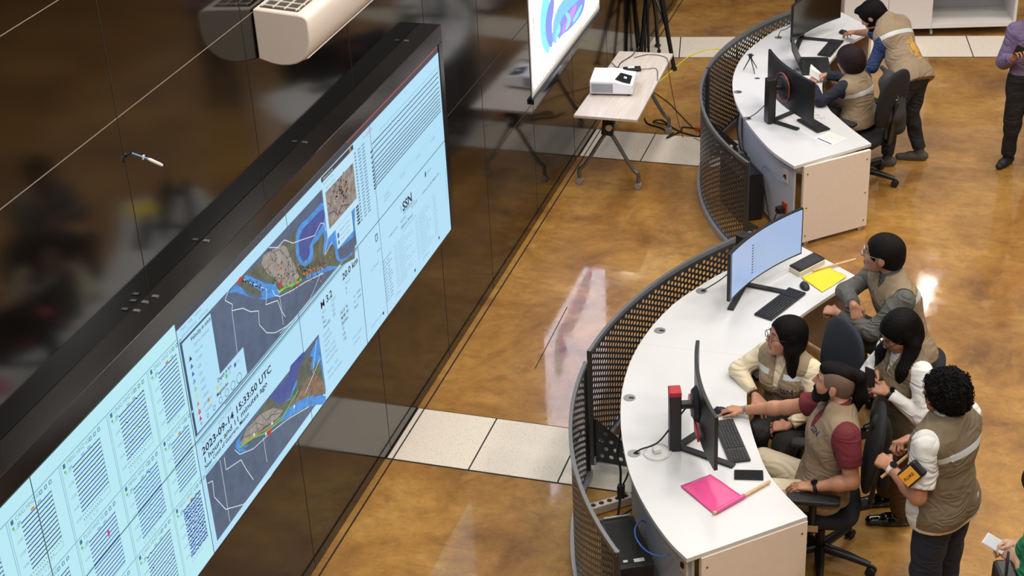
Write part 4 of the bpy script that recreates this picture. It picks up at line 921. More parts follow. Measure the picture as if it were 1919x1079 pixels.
T = Matrix.Translation((.325, 4.80, 0)) @ rz; b.v = [tuple(T @ Vector(q)) for q in b.v]; b.build('body', mat('projector_white', (232, 232, 236), .3), pr_, bevel=.008)
b = MB(); b.add([(.03, -.12, .8805), (.165, -.15, .8560), (.165, .03, .8560), (.06, .05, .8760)], [(0, 1, 2, 3)]); b.v = [tuple(T @ Vector(q)) for q in b.v]; b.build('lens_window', mat('lens_glass', (14, 16, 22), .05), pr_, solid=.002)
b = MB(); b.add([(.10, -.06, .8715), (.125, -.065, .867), (.125, -.03, .867), (.10, -.025, .8715)], [(0, 1, 2, 3)]); b.v = [tuple(T @ Vector(q)) for q in b.v]; b.build('lens', glow('lens_glow', (200, 220, 255), 2.5), pr_)
b = MB()
for k in range(9): b.box((-.08, -.1665, .775 + k * .0095), (.19, .003, .0045))

b.v = [tuple(T @ Vector(q)) for q in b.v]; b.build('vent_slots', mat('vent_grey', (140, 142, 148), .6), pr_)
for x, y in ((-.15, -.13), (.15, -.13), (-.15, .13), (.15, .13)):
    b = MB(); q = T @ Vector((x, y, .741)); b.cyl(q, .016, .018, 12); b.build('foot', BLKP, pr_)
pa = thing('power_adapter', 'black laptop power brick on the folding table behind the projector', 'adapter', (.38, 5.25, .742))
b = MB(); b.box((.385, 5.25, .757), (.16, .07, .03), Matrix.Rotation(.35, 3, 'Z')); b.build('brick', BLKP, pa, bevel=.006)
b = MB(); b.box((.375, 5.255, .7725), (.06, .04, .001), Matrix.Rotation(.35, 3, 'Z')); b.build('label', mat('sticker_white', (214, 214, 210), .4), pa)
wire('cord', '', [(.31, 5.22, .75), (.22, 5.30, .75), (.16, 5.36, .76), (.14, 5.22, .77), (.18, 5.04, .76), (.20, 4.99, .80)], .004, CBL, parent=pa)
wire('cord', '', [(.46, 5.28, .75), (.52, 5.30, .75), (.58, 5.33, .748), (.62, 5.25, .748), (.665, 5.05, .745)], .003, CBL, parent=pa)
wire('table_cable', 'black cable trailing over the far edge of the folding table', [(.26, 5.22, .748), (.24, 5.40, .748), (.30, 5.60, .75), (.33, 5.76, .76), (.30, 5.80, .5), (.26, 5.95, .1), (.25, 6.2, .01)], .004, CBL)
wire('table_cable', 'thin black cable running over the table corner down to the floor', [(.33, 5.56, .746), (.45, 5.66, .746), (.60, 5.63, .746), (.665, 5.50, .744), (.70, 5.42, .60), (.80, 5.5, .02), (.92, 5.5, .008), (1.04, 5.38, .008)], .003, CBL)
wire('yellow_cable', 'long yellow cable arching over the floor and tile band towards the curved screen', [atz(1236, 153, .007), atz(1262, 130, .007), atz(1290, 107, .009), atz(1330, 93, .009), atz(1375, 92, .009), atz(1440, 80, .007), atz(1500, 60, .007), atz(1560, 35, .007)], .007, YCB)
wire('floor_cable', 'thin black cable curving over the floor from table to curved screen', [atz(1208, 195, .006), atz(1215, 170, .006), atz(1250, 190, .006), atz(1275, 215, .006), atz(1300, 240, .006), atz(1312, 243, .006)], .004, CBL)
wire('floor_cable', 'tangled black cable loops lying under the folding table', [atz(1208, 222, .008), atz(1215, 232, .008), atz(1240, 240, .008), atz(1256, 248, .008), atz(1250, 235, .02), atz(1225, 228, .014), atz(1240, 225, .008), atz(1262, 240, .012), atz(1285, 250, .008), atz(1310, 255, .008), atz(1309, 243, .008), atz(1280, 238, .01), atz(1276, 245, .012), atz(1250, 258, .016), atz(1262, 248, .008)], .007, CBL, n=10)
b = MB(); q = atz(1309, 241, .02); b.box(q, (.06, .04, .04)); o = b.build('cable_plug', mat('orange_plastic', (196, 74, 36), .4), bevel=.004); props(o, 'orange plug on the floor against the curved perforated screen', 'plug')

# ---- light stands / camera tripods behind the table
def tripod(label, apex, feet, r, col_top, braces=True):
    t = thing('camera_tripod', label, 'tripod', (apex[0], apex[1], 0)); A = Vector(apex)
    b = MB(); b.tube([A + Vector((0, 0, -.5)), A + Vector((0, 0, col_top))], r * 1.0, 12); b.tube([A + Vector((0, 0, -.03)), A + Vector((0, 0, .06))], r * 2.2, 14); b.build('centre_column', BLKP, t, smooth=True)
    mid = A + Vector((0, 0, -.5))
    for f_ in feet:
        F = Vector(f_); b = MB(); b.tube([A, F.lerp(A, .4), F.lerp(A, .38), F + Vector((0, 0, .02))], [r * 1.2, r * 1.1, r * .9, r * .8], 10); l_ = b.build('leg', BLKP, t, smooth=True)
        b = MB(); b.tube([F, F + Vector((0, 0, .03))], r * 1.2, 10); b.build('rubber_foot', DARKH, l_)
        if braces: b = MB(); b.bar(mid, F.lerp(A, .35), .015, .012); b.build('brace', BLKP, t)
    return t
tripod('tall black camera tripod behind the folding table by the glass wall', (.085, 7.42, 1.22), [(.36, 7.16, 0), (.02, 7.02, 0), (.05, 7.78, 0)], .026, .35)
tripod('slimmer black light stand crowded behind the first tripod', (.05, 7.25, 1.5), [(.14, 6.98, 0), (-.01, 7.45, 0), (.10, 7.62, 0)], .016, .4, False)

# ================================================================ WHITE CABINET
cb = thing('mobile_cabinet', 'white cabinet with one closed door and an open shelf bay, on small wheels', 'cabinet', (2.9, 8.75, 0))
ang = math.atan2(8.784 - 8.442, 3.667 - 2.335); u = Vector((math.cos(ang), math.sin(ang), 0)); v = Vector((-math.sin(ang), math.cos(ang), 0)); O = Vector((1.93, 8.338, 0))
Rz = Matrix.Rotation(ang, 3, 'Z'); Lc = 1.795; H0, H1, D = .095, 1.05, .50; CW = mat('cabinet_white', (214, 208, 204), .4)
def cbox(nm, u0, u1, v0, v1, z0, z1, m, par=cb, bev=.002):
    b = MB(); c = O + u * (u0 + u1) / 2 + v * (v0 + v1) / 2; b.box((c.x, c.y, (z0 + z1) / 2), (u1 - u0, v1 - v0, z1 - z0), Rz); return b.build(nm, m, par, bevel=bev)
cbox('carcass', 0, .92, .02, D, H0, H1, CW); d1 = cbox('door', .002, .458, -.002, .02, H0, H1, CW); d2 = cbox('door', .462, .918, -.002, .02, H0, H1, CW)
cbox('bottom_board', .92, Lc, 0, D, H0, H0 + .05, CW); cbox('side_board', Lc - .03, Lc, 0, D, H0 + .05, H1, CW); cbox('back_board', .92, Lc - .03, D - .02, D, H0 + .05, H1, mat('back_grey', (164, 164, 170), .5)); cbox('top_board', .92, Lc, 0, D, H1, H1 + .03, CW); cbox('shelf', .92, Lc - .03, .05, D - .02, .56, .58, MATS['back_grey'])
for uu, vv in ((.07, .06), (.93, .06), (Lc - .07, .06), (.07, D - .06), (Lc - .07, D - .06)):
    c = O + u * uu + v * vv; b = MB(); b.tube([c + u * -.012 + Vector((0, 0, .035)), c + u * .012 + Vector((0, 0, .035))], .034, 16); b.cyl((c.x, c.y, .06), .012, .036, 8); b.build('wheel', MATS['castor_grey'], cb, smooth=True)

# ================================================================ OFFICE CHAIRS
FAB = mat('black_fabric', (24, 25, 28), .85, var=.15, scale=60, bump=.25, bscale=400); NAVYF = mat('navy_fabric', (30, 36, 48), .8, var=.12, scale=60, bump=.2, bscale=400)
def office_chair(label, x, y, rz, seat_z=.46, back='tall', fabric=None, star=0.0, arms=True, back_h=.52):
    fabric = fabric or FAB
    t = thing('office_chair', label, 'chair', (x, y, 0), rz, 'black office chairs at the desks')
    for k in range(5):
        a = star + k * 2 * math.pi / 5; d = Vector((math.cos(a), math.sin(a), 0))
        b = MB(); b.tube([d * .03 + Vector((0, 0, .115)), d * .17 + Vector((0, 0, .10)), d * .31 + Vector((0, 0, .075))], [.032, .027, .019], 10); lg_ = b.build('base_arm', BLKP, t, world=False, smooth=True)
        n_ = Vector((-d.y, d.x, 0)); c = d * .315 + Vector((0, 0, .031))
        for s_ in (-1, 1): b = MB(); b.tube([c + n_ * (s_ * .016 - .009), c + n_ * (s_ * .016 + .009)], .03, 16); b.build('castor', BLKM, lg_, world=False, smooth=True)
    b = MB(); b.tube([(0, 0, .08), (0, 0, .25), (0, 0, .251), (0, 0, seat_z - .05)], [.03, .03, .018, .018], 14); b.build('gas_lift', BLKP, t, world=False, smooth=True)
    # seat: rounded cushion
    def cushion(nm, w, d, h, mtx, e=3.2, m=fabric):
        bm = bmesh.new(); bmesh.ops.create_cube(bm, size=2); bmesh.ops.subdivide_edges(bm, edges=bm.edges[:], cuts=9, use_grid_fill=True)
        for v_ in bm.verts:
            q = v_.co; r_ = (abs(q.x) ** e + abs(q.y) ** e + abs(q.z) ** e) ** (1 / e); q = q / max(r_, 1e-6); v_.co = mtx @ Vector((q.x * d / 2, q.y * w / 2, q.z * h / 2))
        me = bpy.data.meshes.new(nm); bm.to_mesh(me); bm.free(); me.materials.append(m)
        for p_ in me.polygons: p_.use_smooth = True
        o_ = bpy.data.objects.new(nm, me); COL.objects.link(o_); o_.parent = t; return o_
    cushion('seat', .50, .48, .10, Matrix.Translation((0.02, 0, seat_z - .02)), 3.5)
    cushion('seat_plate', .34, .30, .06, Matrix.Translation((0, 0, seat_z - .085)), 5, BLKP)
    if back_h > 0: cushion('backrest', .46, .08, back_h, Matrix.Translation((-.27, 0, seat_z + .12 + back_h / 2)) @ Matrix.Rotation(math.radians(-9), 4, 'Y'), 2.6)
    b = MB()
    if back_h > 0: b.bar((-.10, 0, seat_z - .08), (-.27, 0, seat_z - .02), .07, .025); b.bar((-.27, 0, seat_z - .03), (-.315, 0, seat_z + .34), .07, .022, up=(1, 0, 0)); b.build('back_bar', BLKP, t, world=False, bevel=.004)
    if arms:
        for s_ in (-1, 1):
            b = MB(); b.tube([(.04, s_ * .20, seat_z - .06), (.05, s_ * .27, seat_z - .04), (.05, s_ * .275, seat_z + .17)], [.018, .022, .022], 10); ar = b.build('arm_post', BLKP, t, world=False, smooth=True)
            b = MB(); b.prism([(.05 + dx, s_ * .275 + dy) for dx, dy in ((-.15, -.035), (-.12, -.045), (.10, -.045), (.15, -.03), (.15, .03), (.10, .045), (-.12, .045), (-.15, .035))], seat_z + .17, seat_z + .20); b.build('armrest', BLKM, t, world=False, bevel=.01)
            b = MB(); b.box((.05, s_ * .298, seat_z + .0), (.07, .006, .045)); b.build('arm_plate', MATS['chrome'], ar, world=False)
    return t
# ================================================================ PEOPLE: smooth distance-field bodies and clothes
F32 = np.float32
def V3(p): return np.array(p, dtype=np.float64)
def unit(v): v = V3(v); return v / (np.linalg.norm(v) + 1e-12)
class Field:
    """Ordered list of rounded limbs and ellipsoids joined with a smooth minimum."""
    def __init__(s): s.p = []; s.post = None
    def cap(s, a, b, ra, rb=None, k=.02, op=1, n=None, flat=1.0, end=False, start=False):
        s.p.append(('c', V3(a), V3(b), ra, ra if rb is None else rb, k, op, None if n is None else unit(n), flat, end, start)); return s
    def ell(s, c, r, M_=None, k=.02, op=1):
        s.p.append(('e', V3(c), V3(r), np.eye(3) if M_ is None else M_, 0, k, op)); return s
    def bounds(s, pad=.04):
        lo, hi = np.full(3, 1e9), np.full(3, -1e9)
        for q in s.p:
            if q[6] < 0: continue
            if q[0] == 'c':
                r = max(q[3], q[4]); lo = np.minimum(lo, np.minimum(q[1], q[2]) - r); hi = np.maximum(hi, np.maximum(q[1], q[2]) + r)
            else: r = q[2].max(); lo = np.minimum(lo, q[1] - r); hi = np.maximum(hi, q[1] + r)
        return lo - pad, hi + pad
    @staticmethod
    def one(q, P):
        if q[0] == 'c':
            a, b, ra, rb, k, op, n, flat, end, start = q[1:]
            d = (P - a.astype(F32)); ab = (b - a); L = np.linalg.norm(ab) + 1e-9; u = (ab / L).astype(F32)
            t = d @ u
            if n is not None:
                nn = n.astype(F32); dn = d @ nn; d = d + dn[:, None] * nn * F32(1 / flat - 1); t = d @ u
            tc = np.clip(t, 0, L); r = ra + (rb - ra) * (tc / L)
            w = d - tc[:, None] * u; v = np.sqrt((w * w).sum(1)) - r
            if n is not None: v = v * F32(.5 * (1 + flat))
            if end: v = np.maximum(v, t - L)
            if start: v = np.maximum(v, -t)
            return v.astype(F32)
        c, r, M_ = q[1], q[2], q[3]
        d = (P - c.astype(F32)) @ M_.T.astype(F32)
        k0 = np.sqrt(((d / r.astype(F32)) ** 2).sum(1)); k1 = np.sqrt(((d / (r * r).astype(F32)) ** 2).sum(1)) + 1e-9
        return (k0 * (k0 - 1) / k1).astype(F32)
    def ev(s, P, R=0.0, cen=None, grp=None, npb=1):
        """P: points; for culling: cen (block centres), grp: points per block."""
        d = np.full(len(P), .2, F32)
        for q in s.p:
            k, op = F32(q[5]), q[6]
            if cen is not None:
                m = s.one(q, cen) < (R + float(k) + .012)
                if not m.any(): continue
                if m.all(): idx = slice(None)
                else: idx = np.repeat(m, npb)
            else: idx = slice(None)
            v = s.one(q, P[idx]); o = d[idx]
            if op > 0: h = np.maximum(k - np.abs(o - v), 0) / k; r = np.minimum(o, v) - h * h * k * F32(.25)
            else: v = -v; h = np.maximum(k - np.abs(o - v), 0) / k; r = np.maximum(o, v) + h * h * k * F32(.25)
            d[idx] = r
        if s.post is not None: d = s.post(P, d)
        return d
    def mesh(s, vox=.006):
        lo, hi = s.bounds(); B = 8; nb = np.ceil((hi - lo) / (vox * B)).astype(int) + 1; bs = vox * B
        gi = np.stack(np.meshgrid(*[np.arange(k) for k in nb], indexing='ij'), -1).reshape(-1, 3)
        cen = (lo + (gi + .5) * bs).astype(F32); dc = s.ev(cen); R = bs * .87
        act = np.abs(dc) < R * 1.25 + .012
        n = nb * B; f = np.repeat(np.repeat(np.repeat(dc.reshape(nb), B, 0), B, 1), B, 2).astype(F32)
        lc = (np.stack(np.meshgrid(*[np.arange(B)] * 3, indexing='ij'), -1).reshape(-1, 3) * vox)
        A = gi[act]; ac = cen[act]
        CH = 500
        for i in range(0, len(A), CH):
            a = A[i:i + CH]; P = (lo + a[:, None, :] * bs + lc[None]).reshape(-1, 3).astype(F32)
            d = s.ev(P, R, ac[i:i + CH], None, B ** 3).reshape(-1, B, B, B)
            for j, g in enumerate(a): f[g[0] * B:g[0] * B + B, g[1] * B:g[1] * B + B, g[2] * B:g[2] * B + B] = d[j]
        sg = f < 0; c = np.zeros(tuple(n - 1), np.uint8)
        for dx in (0, 1):
            for dy in (0, 1):
                for dz in (0, 1): c += sg[dx:n[0] - 1 + dx, dy:n[1] - 1 + dy, dz:n[2] - 1 + dz]
        cell = np.argwhere((c > 0) & (c < 8)); idm = np.full(c.shape, -1, np.int32); idm[tuple(cell.T)] = np.arange(len(cell))
        cor = [(x, y, z) for x in (0, 1) for y in (0, 1) for z in (0, 1)]; val = {q: f[cell[:, 0] + q[0], cell[:, 1] + q[1], cell[:, 2] + q[2]] for q in cor}
        acc = np.zeros((len(cell), 3)); cnt = np.zeros(len(cell))
        for q in cor:
            for ax in range(3):
                if q[ax]: continue
                r_ = list(q); r_[ax] = 1; a, b = val[q], val[tuple(r_)]; m = (a < 0) != (b < 0); t = np.where(m, a / np.where(m, a - b, 1), 0)
                pt = np.array(q, float)[None] * np.ones((len(cell), 1)); pt[:, ax] = t; acc[m] += pt[m]; cnt[m] += 1
        vs = lo + (cell + acc / cnt[:, None]) * vox; quads = []
        for ax in range(3):
            o1, o2 = [(1, 2), (2, 0), (0, 1)][ax]; sl = [slice(1, None)] * 3; sl[ax] = slice(0, -1); s2 = list(sl); s2[ax] = slice(1, None)
            A0, A1 = sg[tuple(slice(1, n[k] - 1) if k != ax else slice(0, n[k] - 1) for k in range(3))], sg[tuple(slice(1, n[k] - 1) if k != ax else slice(1, n[k]) for k in range(3))]
            e = np.argwhere(A0 != A1); flip = A0[tuple(e.T)]
            for k in range(3):
                if k != ax: e[:, k] += 1
            d1 = np.zeros(3, int); d1[o1] = 1; d2 = np.zeros(3, int); d2[o2] = 1
            q = np.stack([idm[tuple((e - d1 - d2).T)], idm[tuple((e - d2).T)], idm[tuple(e.T)], idm[tuple((e - d1).T)]], 1)
            q[~flip] = q[~flip][:, ::-1]; quads.append(q)
        quads = np.concatenate(quads); quads = quads[(quads >= 0).all(1)]
        return vs, quads
def nmesh(name, vs, qs, mats, parent=None, mi=None):
    me = bpy.data.meshes.new(name); me.from_pydata(vs.tolist(), [], qs.tolist())
    for m in (mats if isinstance(mats, (list, tuple)) else [mats]): me.materials.append(m)
    if mi is not None: me.polygons.foreach_set('material_index', mi.astype(np.int32))
    me.polygons.foreach_set('use_smooth', np.ones(len(qs), bool)); me.update()
    o = bpy.data.objects.new(name, me); COL.objects.link(o)
    if parent is not None: o.parent = parent; o.matrix_parent_inverse = ptotal(parent).inverted()
    return o
def folds(P, s=1.0, seed=0.0):
    """cloth-like ridges"""
    x, y, z = P[:, 0] * s, P[:, 1] * s, P[:, 2] * s
    w = np.sin(9 * x + 5 * y + seed) + np.sin(7 * y - 6 * z + 2 * seed)
    return (np.sin(38 * z + 14 * x + 2.2 * w + seed) * .5 + np.sin(24 * x - 30 * y + 22 * z + 1.7 * w + 1.3 * seed) * .5 + .35 * np.sin(60 * z - 35 * y + 2.5 * w)).astype(F32)

SK = {}
def skin(tone):
    if tone not in SK: SK[tone] = mat('skin_%d' % len(SK), tone, .45, var=.06, scale=18, bump=.03, bscale=300)
    return SK[tone]
LIPS = mat('lips', (150, 84, 76), .4); EYEW = mat('eye_white', (225, 220, 212), .25); IRIS = mat('iris_dark', (28, 18, 14), .15); BROWM = mat('brow_hair', (26, 20, 17), .7); WINE = mat('wine_fabric', (104, 28, 38), .8, bump=.15, bscale=300, wrinkle=.3)
VEST = mat('khaki_vest', (146, 126, 100), .8, var=.08, scale=6, bump=.2, bscale=350, wrinkle=.35); VEST2 = mat('olive_khaki_vest', (116, 101, 78), .8, var=.08, scale=6, bump=.2, bscale=350, wrinkle=.35); STRIP = mat('reflective_strip', (196, 198, 198), .45)
SEW = mat('vest_stitch', (112, 96, 76), .85); HAIRB = mat('black_hair', (12, 9, 8), .6, spec=.12, var=.5, scale=40, bump=.3, bscale=60, stretch=(8, 8, 1)); HAIRC = mat('curly_hair', (12, 9, 8), .6, spec=.15, bump=.3, bscale=60); HAIRG = mat('greying_hair', (22, 19, 18), .65, spec=.12, var=.6, scale=60, bump=.3, bscale=90, stretch=(4, 4, 1))
HAIRR = mat('auburn_hair', (34, 17, 18), .55, spec=.2, var=.3, scale=30, bump=.5, bscale=45, stretch=(5, 5, 1)); STUB = mat('shaved_scalp', (112, 88, 72), .7, var=.15, scale=120)

def hand_prims(fl, W_, d, back, thumb, curl=(.35, .5, .4), s=1.0, spread=.12, tc=.5, k=.008):
    """hand at wrist W_, fingers towards d, back of hand normal, thumb side vector."""
    d = unit(d); back = unit(V3(back) - d * np.dot(V3(back), d)); th = unit(V3(thumb) - d * np.dot(V3(thumb), d) - back * np.dot(V3(thumb), back)); W_ = V3(W_)
    pl = .085 * s; fr = .0082 * s; ends = []
    for i, off in enumerate((.030, .010, -.010, -.028)):
        b0 = W_ + d * .01 + th * off * .6 * s; b1 = W_ + d * (pl - .006 * abs(i - 1)) + th * off * s
        fl.cap(b0, b1, .0135 * s, .0115 * s, k=.012)
        ln = [.040, .045, .042, .033][i] * s; dirv = unit(d + th * spread * (1.2 - i) * .8); q = b1; a = 0
        for j, cu in enumerate(curl):
            a += cu * (1 + .08 * i); v = unit(dirv * math.cos(a) - back * math.sin(a)); e = q + v * ln * (1, .68, .55)[j]; fl.cap(q, e, fr * (1.05 - .08 * j), fr * (.97 - .1 * j), k=.005); q = e
        ends.append(q)
    t0 = W_ + d * .018 * s + th * .022 * s; v1 = unit(d * .75 + th * .8 - back * .25); t1 = t0 + v1 * .042 * s; v2 = unit(d * .95 + th * (.45 - tc) - back * (.2 + tc * .5)); t2 = t1 + v2 * .034 * s; t3 = t2 + unit(v2 + d * .1 - th * tc * .3) * .026 * s
    fl.cap(t0, t1, .014 * s, .0115 * s, k=.012); fl.cap(t1, t2, .0105 * s, .0095 * s, k=.006); fl.cap(t2, t3, .0095 * s, .0075 * s, k=.005)
    fl.cap(W_ + d * .03 * s, W_ + d * .06 * s, .018 * s, .02 * s, k=.012, n=back, flat=.6)
    return W_ + d * .07 * s

def person(name_label, J, look, garments, hair, tone=(186, 132, 100), loc=None, female=False, vox=.0055, hands=None, build=1.0, beard=None, glasses=None, roll=0.0, shoes=None, extras=None, lip=True, hs=1.08):
    g = {k: V3(v) for k, v in J.items()}
    root = thing('person', name_label, 'person', loc if loc is not None else (g['pelvis'][0], g['pelvis'][1], 0))
    u = unit(g['neck'] - g['pelvis']); l = g['shL'] - g['shR']; l = unit(l - u * np.dot(l, u)); f = np.cross(l, u); f = -f if False else f
    # f = forward: left x up gives forward for a right-handed body
    f = unit(np.cross(l, u)); hips = unit(J.get('hipdir', l)) if 'hipdir' in J else l
    sc = build; pv, nk = g['pelvis'], g['neck']; ch = pv + (nk - pv) * .66 + f * .012; wst = pv + (nk - pv) * .30
    shm = (g['shL'] + g['shR']) / 2
    hL = g.get('hipL', pv + hips * .085 - u * .03); hR = g.get('hipR', pv - hips * .085 - u * .03)
    # ---- head frame
    hf = unit(look); hc = g['head']; hu0 = unit(V3((0, 0, 1)) - hf * hf[2]); hl = unit(np.cross(hu0, hf)); cr, sr = math.cos(roll), math.sin(roll); hu = hu0 * cr + hl * sr; hl = np.cross(hu, hf)
    H = lambda a, b, c: hc + (hf * a + hl * b + hu * c) * hs
    def rescale(F_, i0):
        for i in range(i0, len(F_.p)):
            q = list(F_.p[i])
            if q[0] == 'c': q[3] *= hs; q[4] *= hs
            else: q[2] = q[2] * hs
            F_.p[i] = tuple(q)
    HM = np.stack([hf, hl, hu])
    def torso(fl, inf=0.0, k=.05, shw=1.0, hip=True):
        fm = .9 if female else 1.0
        if hip: fl.cap(pv + hips * .055, pv - hips * .055, (.108 + (.008 if female else 0)) * sc + inf, k=k, n=f, flat=.88)
        fl.cap(wst + l * .035, wst - l * .035, .102 * fm * sc + inf, k=k, n=f, flat=.88)
        fl.cap(pv, ch, .110 * fm * sc + inf, .118 * fm * sc + inf, k=k, n=f, flat=.85)
        fl.cap(ch + l * .055, ch - l * .055, .108 * fm * sc + inf, k=k, n=f, flat=.9)
        fl.cap(shm + (g['shL'] - shm) * .80 * shw - u * .03, shm + (g['shR'] - shm) * .80 * shw - u * .03, .062 * fm + inf, k=k, n=f, flat=.95)
        for s_ in ('shL', 'shR'): fl.cap(nk - u * .005, shm + (g[s_] - shm) * .86 * shw, .050 + inf * .8, .050 * fm + inf * .8, k=k)
        if female:
            for s_ in (1, -1): fl.ell(ch + f * .075 + l * .062 * s_ - u * .035, V3((.055, .058, .06)) + inf, np.stack([f, l, u]), k=.04)
        return fl
    # ---- body
    b = Field(); torso(b, 0, .05, hip=False); b.cap(pv + hips * .05, pv - hips * .05, .092 * sc, k=.05, n=f, flat=.85)
    for s_ in 'LR':
        S_, E_, Wr = g['sh' + s_], g['el' + s_], g['wr' + s_]; fm = .88 if female else 1
        b.cap(S_, E_, .050 * fm * sc, .040 * fm * sc, k=.03); b.cap(E_, E_ + (Wr - E_) * .35, .040 * fm * sc, .040 * fm * sc, k=.02); b.cap(E_ + (Wr - E_) * .3, Wr, .039 * fm * sc, .0245 * fm * sc, k=.02)
        hp, kn, an = (hL if s_ == 'L' else hR), g['kn' + s_], g['an' + s_]
        b.cap(hp, kn, .074 * sc, .050 * sc, k=.03); b.cap(kn, kn + (an - kn) * .35, .052 * sc, .054 * sc, k=.02); b.cap(kn + (an - kn) * .3, an, .052 * sc, .035, k=.02)
        if ('toe' + s_) in g and not shoes: b.cap(an + V3((0, 0, -.03)), V3(g['toe' + s_]) + V3((0, 0, .028)), .036, .026, k=.02)
        if hands and s_ in hands: hd = dict(hands[s_]); hand_prims(b, Wr, hd.pop('d'), hd.pop('back'), hd.pop('thumb'), **hd)
    b.cap(nk - u * .03, H(-.028, 0, -.045), .056 * (.88 if female else 1), .050 * (.88 if female else 1), k=.03)
    i0 = len(b.p); b.ell(H(-.016, 0, .028), (.098, .078, .086), HM, k=.02); b.ell(H(.026, 0, -.028), (.064, .061, .082), HM, k=.02)
    b.ell(H(.040, 0, -.078), (.042, .042, .032), HM, k=.02); b.ell(H(.066, 0, -.094), (.020, .022, .018), HM, k=.015)
    for s_ in (1, -1):
        b.cap(H(.074, .014 * s_, .032), H(.064, .042 * s_, .030), .012, .010, k=.012); b.ell(H(.056, .038 * s_, -.022), (.026, .022, .024), HM, k=.015)
        b.ell(H(-.012, .079 * s_, -.008), (.019, .008, .031), HM, k=.006)
    b.cap(H(.086, 0, .018), H(.104, 0, -.020), .0075, .0105, k=.010); b.cap(H(.090, .010, -.025), H(.090, -.010, -.025), .0080, k=.008)
    for s_ in (1, -1): b.ell(H(.097, .031 * s_, .008), (.013, .016, .009), HM, k=.010, op=-1); b.cap(H(.081, .020 * s_, .0175), H(.076, .042 * s_, .0155), .0052, k=.004); b.cap(H(.081, .022 * s_, .000), H(.077, .040 * s_, .000), .0045, k=.005)
    b.cap(H(.084, .017, -.053), H(.084, -.017, -.053), .0085, k=.006); b.cap(H(.082, .015, -.064), H(.082, -.015, -.064), .0085, k=.006); b.cap(H(.0965, .02, -.0585), H(.0965, -.02, -.0585), .0035, k=.003, op=-1); rescale(b, i0)
    vs, qs = b.mesh(vox); fc = vs[qs].mean(1); loc_ = (fc - hc) @ HM.T / hs; loc_[np.abs(loc_).max(1) > .17] = -9.0; mi = np.zeros(len(qs), int)
    if lip: m = (loc_[:, 0] > .078) & (np.abs(loc_[:, 1]) < .025) & (loc_[:, 2] > -.072) & (loc_[:, 2] < -.046); mi[m] = 1
    if beard == 'full':
        m = np.zeros(len(qs), bool) & (loc_[:, 2] < -.028 + .25 * np.abs(loc_[:, 1]) * 0 + .0) & (loc_[:, 2] > -.16) & (np.abs(loc_[:, 1]) > .022 - .0) & (loc_[:, 0] > .0); mi[m & (mi == 0)] = 2
        m = (loc_[:, 0] > .03) & (loc_[:, 2] < -.070); mi[m] = 2; m = (loc_[:, 0] > .07) & (np.abs(loc_[:, 1]) < .03) & (loc_[:, 2] < -.036) & (loc_[:, 2] > -.046); mi[m] = 2
    if hair == 'undercut':
        pass
    body = nmesh('body', vs, qs, [skin(tone), LIPS, BROWM, STUB], root, mi)
    # eyes and brows
    e = MB()
    for s_ in (1, -1):
        bm = bmesh.new(); bmesh.ops.create_icosphere(bm, subdivisions=2, radius=.0112 * hs); c = H(.0715, .031 * s_, .0085); mm = [tuple(V3(v.co) + c) for v in bm.verts]; ff = [tuple(v.index for v in p.verts) for p in bm.faces]
        k0 = len(e.f); e.mi(0).add(mm, ff)
        for i, p in enumerate(ff):
            q = np.mean([mm[t] for t in p], 0) - c
            if np.dot(unit(q), unit(hf * 1 + hl * .0)) > .80: e.m[k0 + i] = 1
        bm.free()
    e.build('eyes', [EYEW, IRIS], root, smooth=True)
    e = MB()
    for s_ in (1, -1): e.tube([H(.0885, .014 * s_, .030), H(.087, .028 * s_, .036), H(.074, .046 * s_, .031)], [.0030, .0034, .0018], 6)
    e.build('eyebrows', BROWM, root, smooth=True)
    # ---- hair
    if hair:
        h = Field(); hm = HAIRB
        def shell(front=.055, low=-.02, thick=.012, back=-.075, sidew=1.0):
            h.ell(H(-.018, 0, .030), (.098 + thick, .078 + thick, .086 + thick), HM, k=.01)
            h.ell(H(-.055, 0, -.015), (.062 + thick, .066 + thick * .6, .07), HM, k=.02)
            h.ell(H(.095, 0, -.035), (front, .085, .098), HM, k=.012, op=-1)       # face opening
        if hair == 'short':
            hm = HAIRG; shell(.062, thick=.010); h.ell(H(.00, .085, -.02), (.035, .03, .035), HM, k=.006, op=-1); h.ell(H(.00, -.085, -.02), (.035, .03, .035), HM, k=.006, op=-1); h.ell(H(-.02, 0, -.115), (.15, .15, .05), HM, k=.01, op=-1)
        elif hair == 'short_black':
            shell(.058, thick=.016); h.ell(H(.065, 0, .095), (.045, .06, .028), HM, k=.02); h.ell(H(.0, .09, -.025), (.032, .03, .035), HM, k=.006, op=-1); h.ell(H(.0, -.09, -.025), (.032, .03, .035), HM, k=.006, op=-1); h.ell(H(-.02, 0, -.115), (.15, .15, .05), HM, k=.01, op=-1)
        elif hair == 'undercut':
            h.ell(H(-.014, 0, .074), (.098, .060, .046), HM, k=.01); h.ell(H(.052, 0, .076), (.034, .046, .026), HM, k=.02)
            h.cap(H(-.085, 0, .085), H(-.125, 0, .078), .036, .034, k=.02); h.cap(H(-.125, 0, .07), H(-.150, 0, -.03), .030, .034, k=.02); h.cap(H(-.150, 0, -.03), H(-.130, .0, -.16), .034, .020, k=.03)
        elif hair == 'curly':
            hm = HAIRC; shell(.066, thick=.022); h.ell(H(-.05, 0, -.01), (.082, .088, .080), HM, k=.03)
            random.seed(4)
            for _ in range(60):
                a, t_ = random.uniform(-1.9, 1.9), random.uniform(-.45, 1.35); r_ = .098; q = (-.018 - r_ * math.cos(a) * math.cos(t_) * 1.05, r_ * .92 * math.sin(a) * math.cos(t_), .030 + r_ * math.sin(t_))
                h.ell(H(*q), (.024, .024, .022), HM, k=.006)
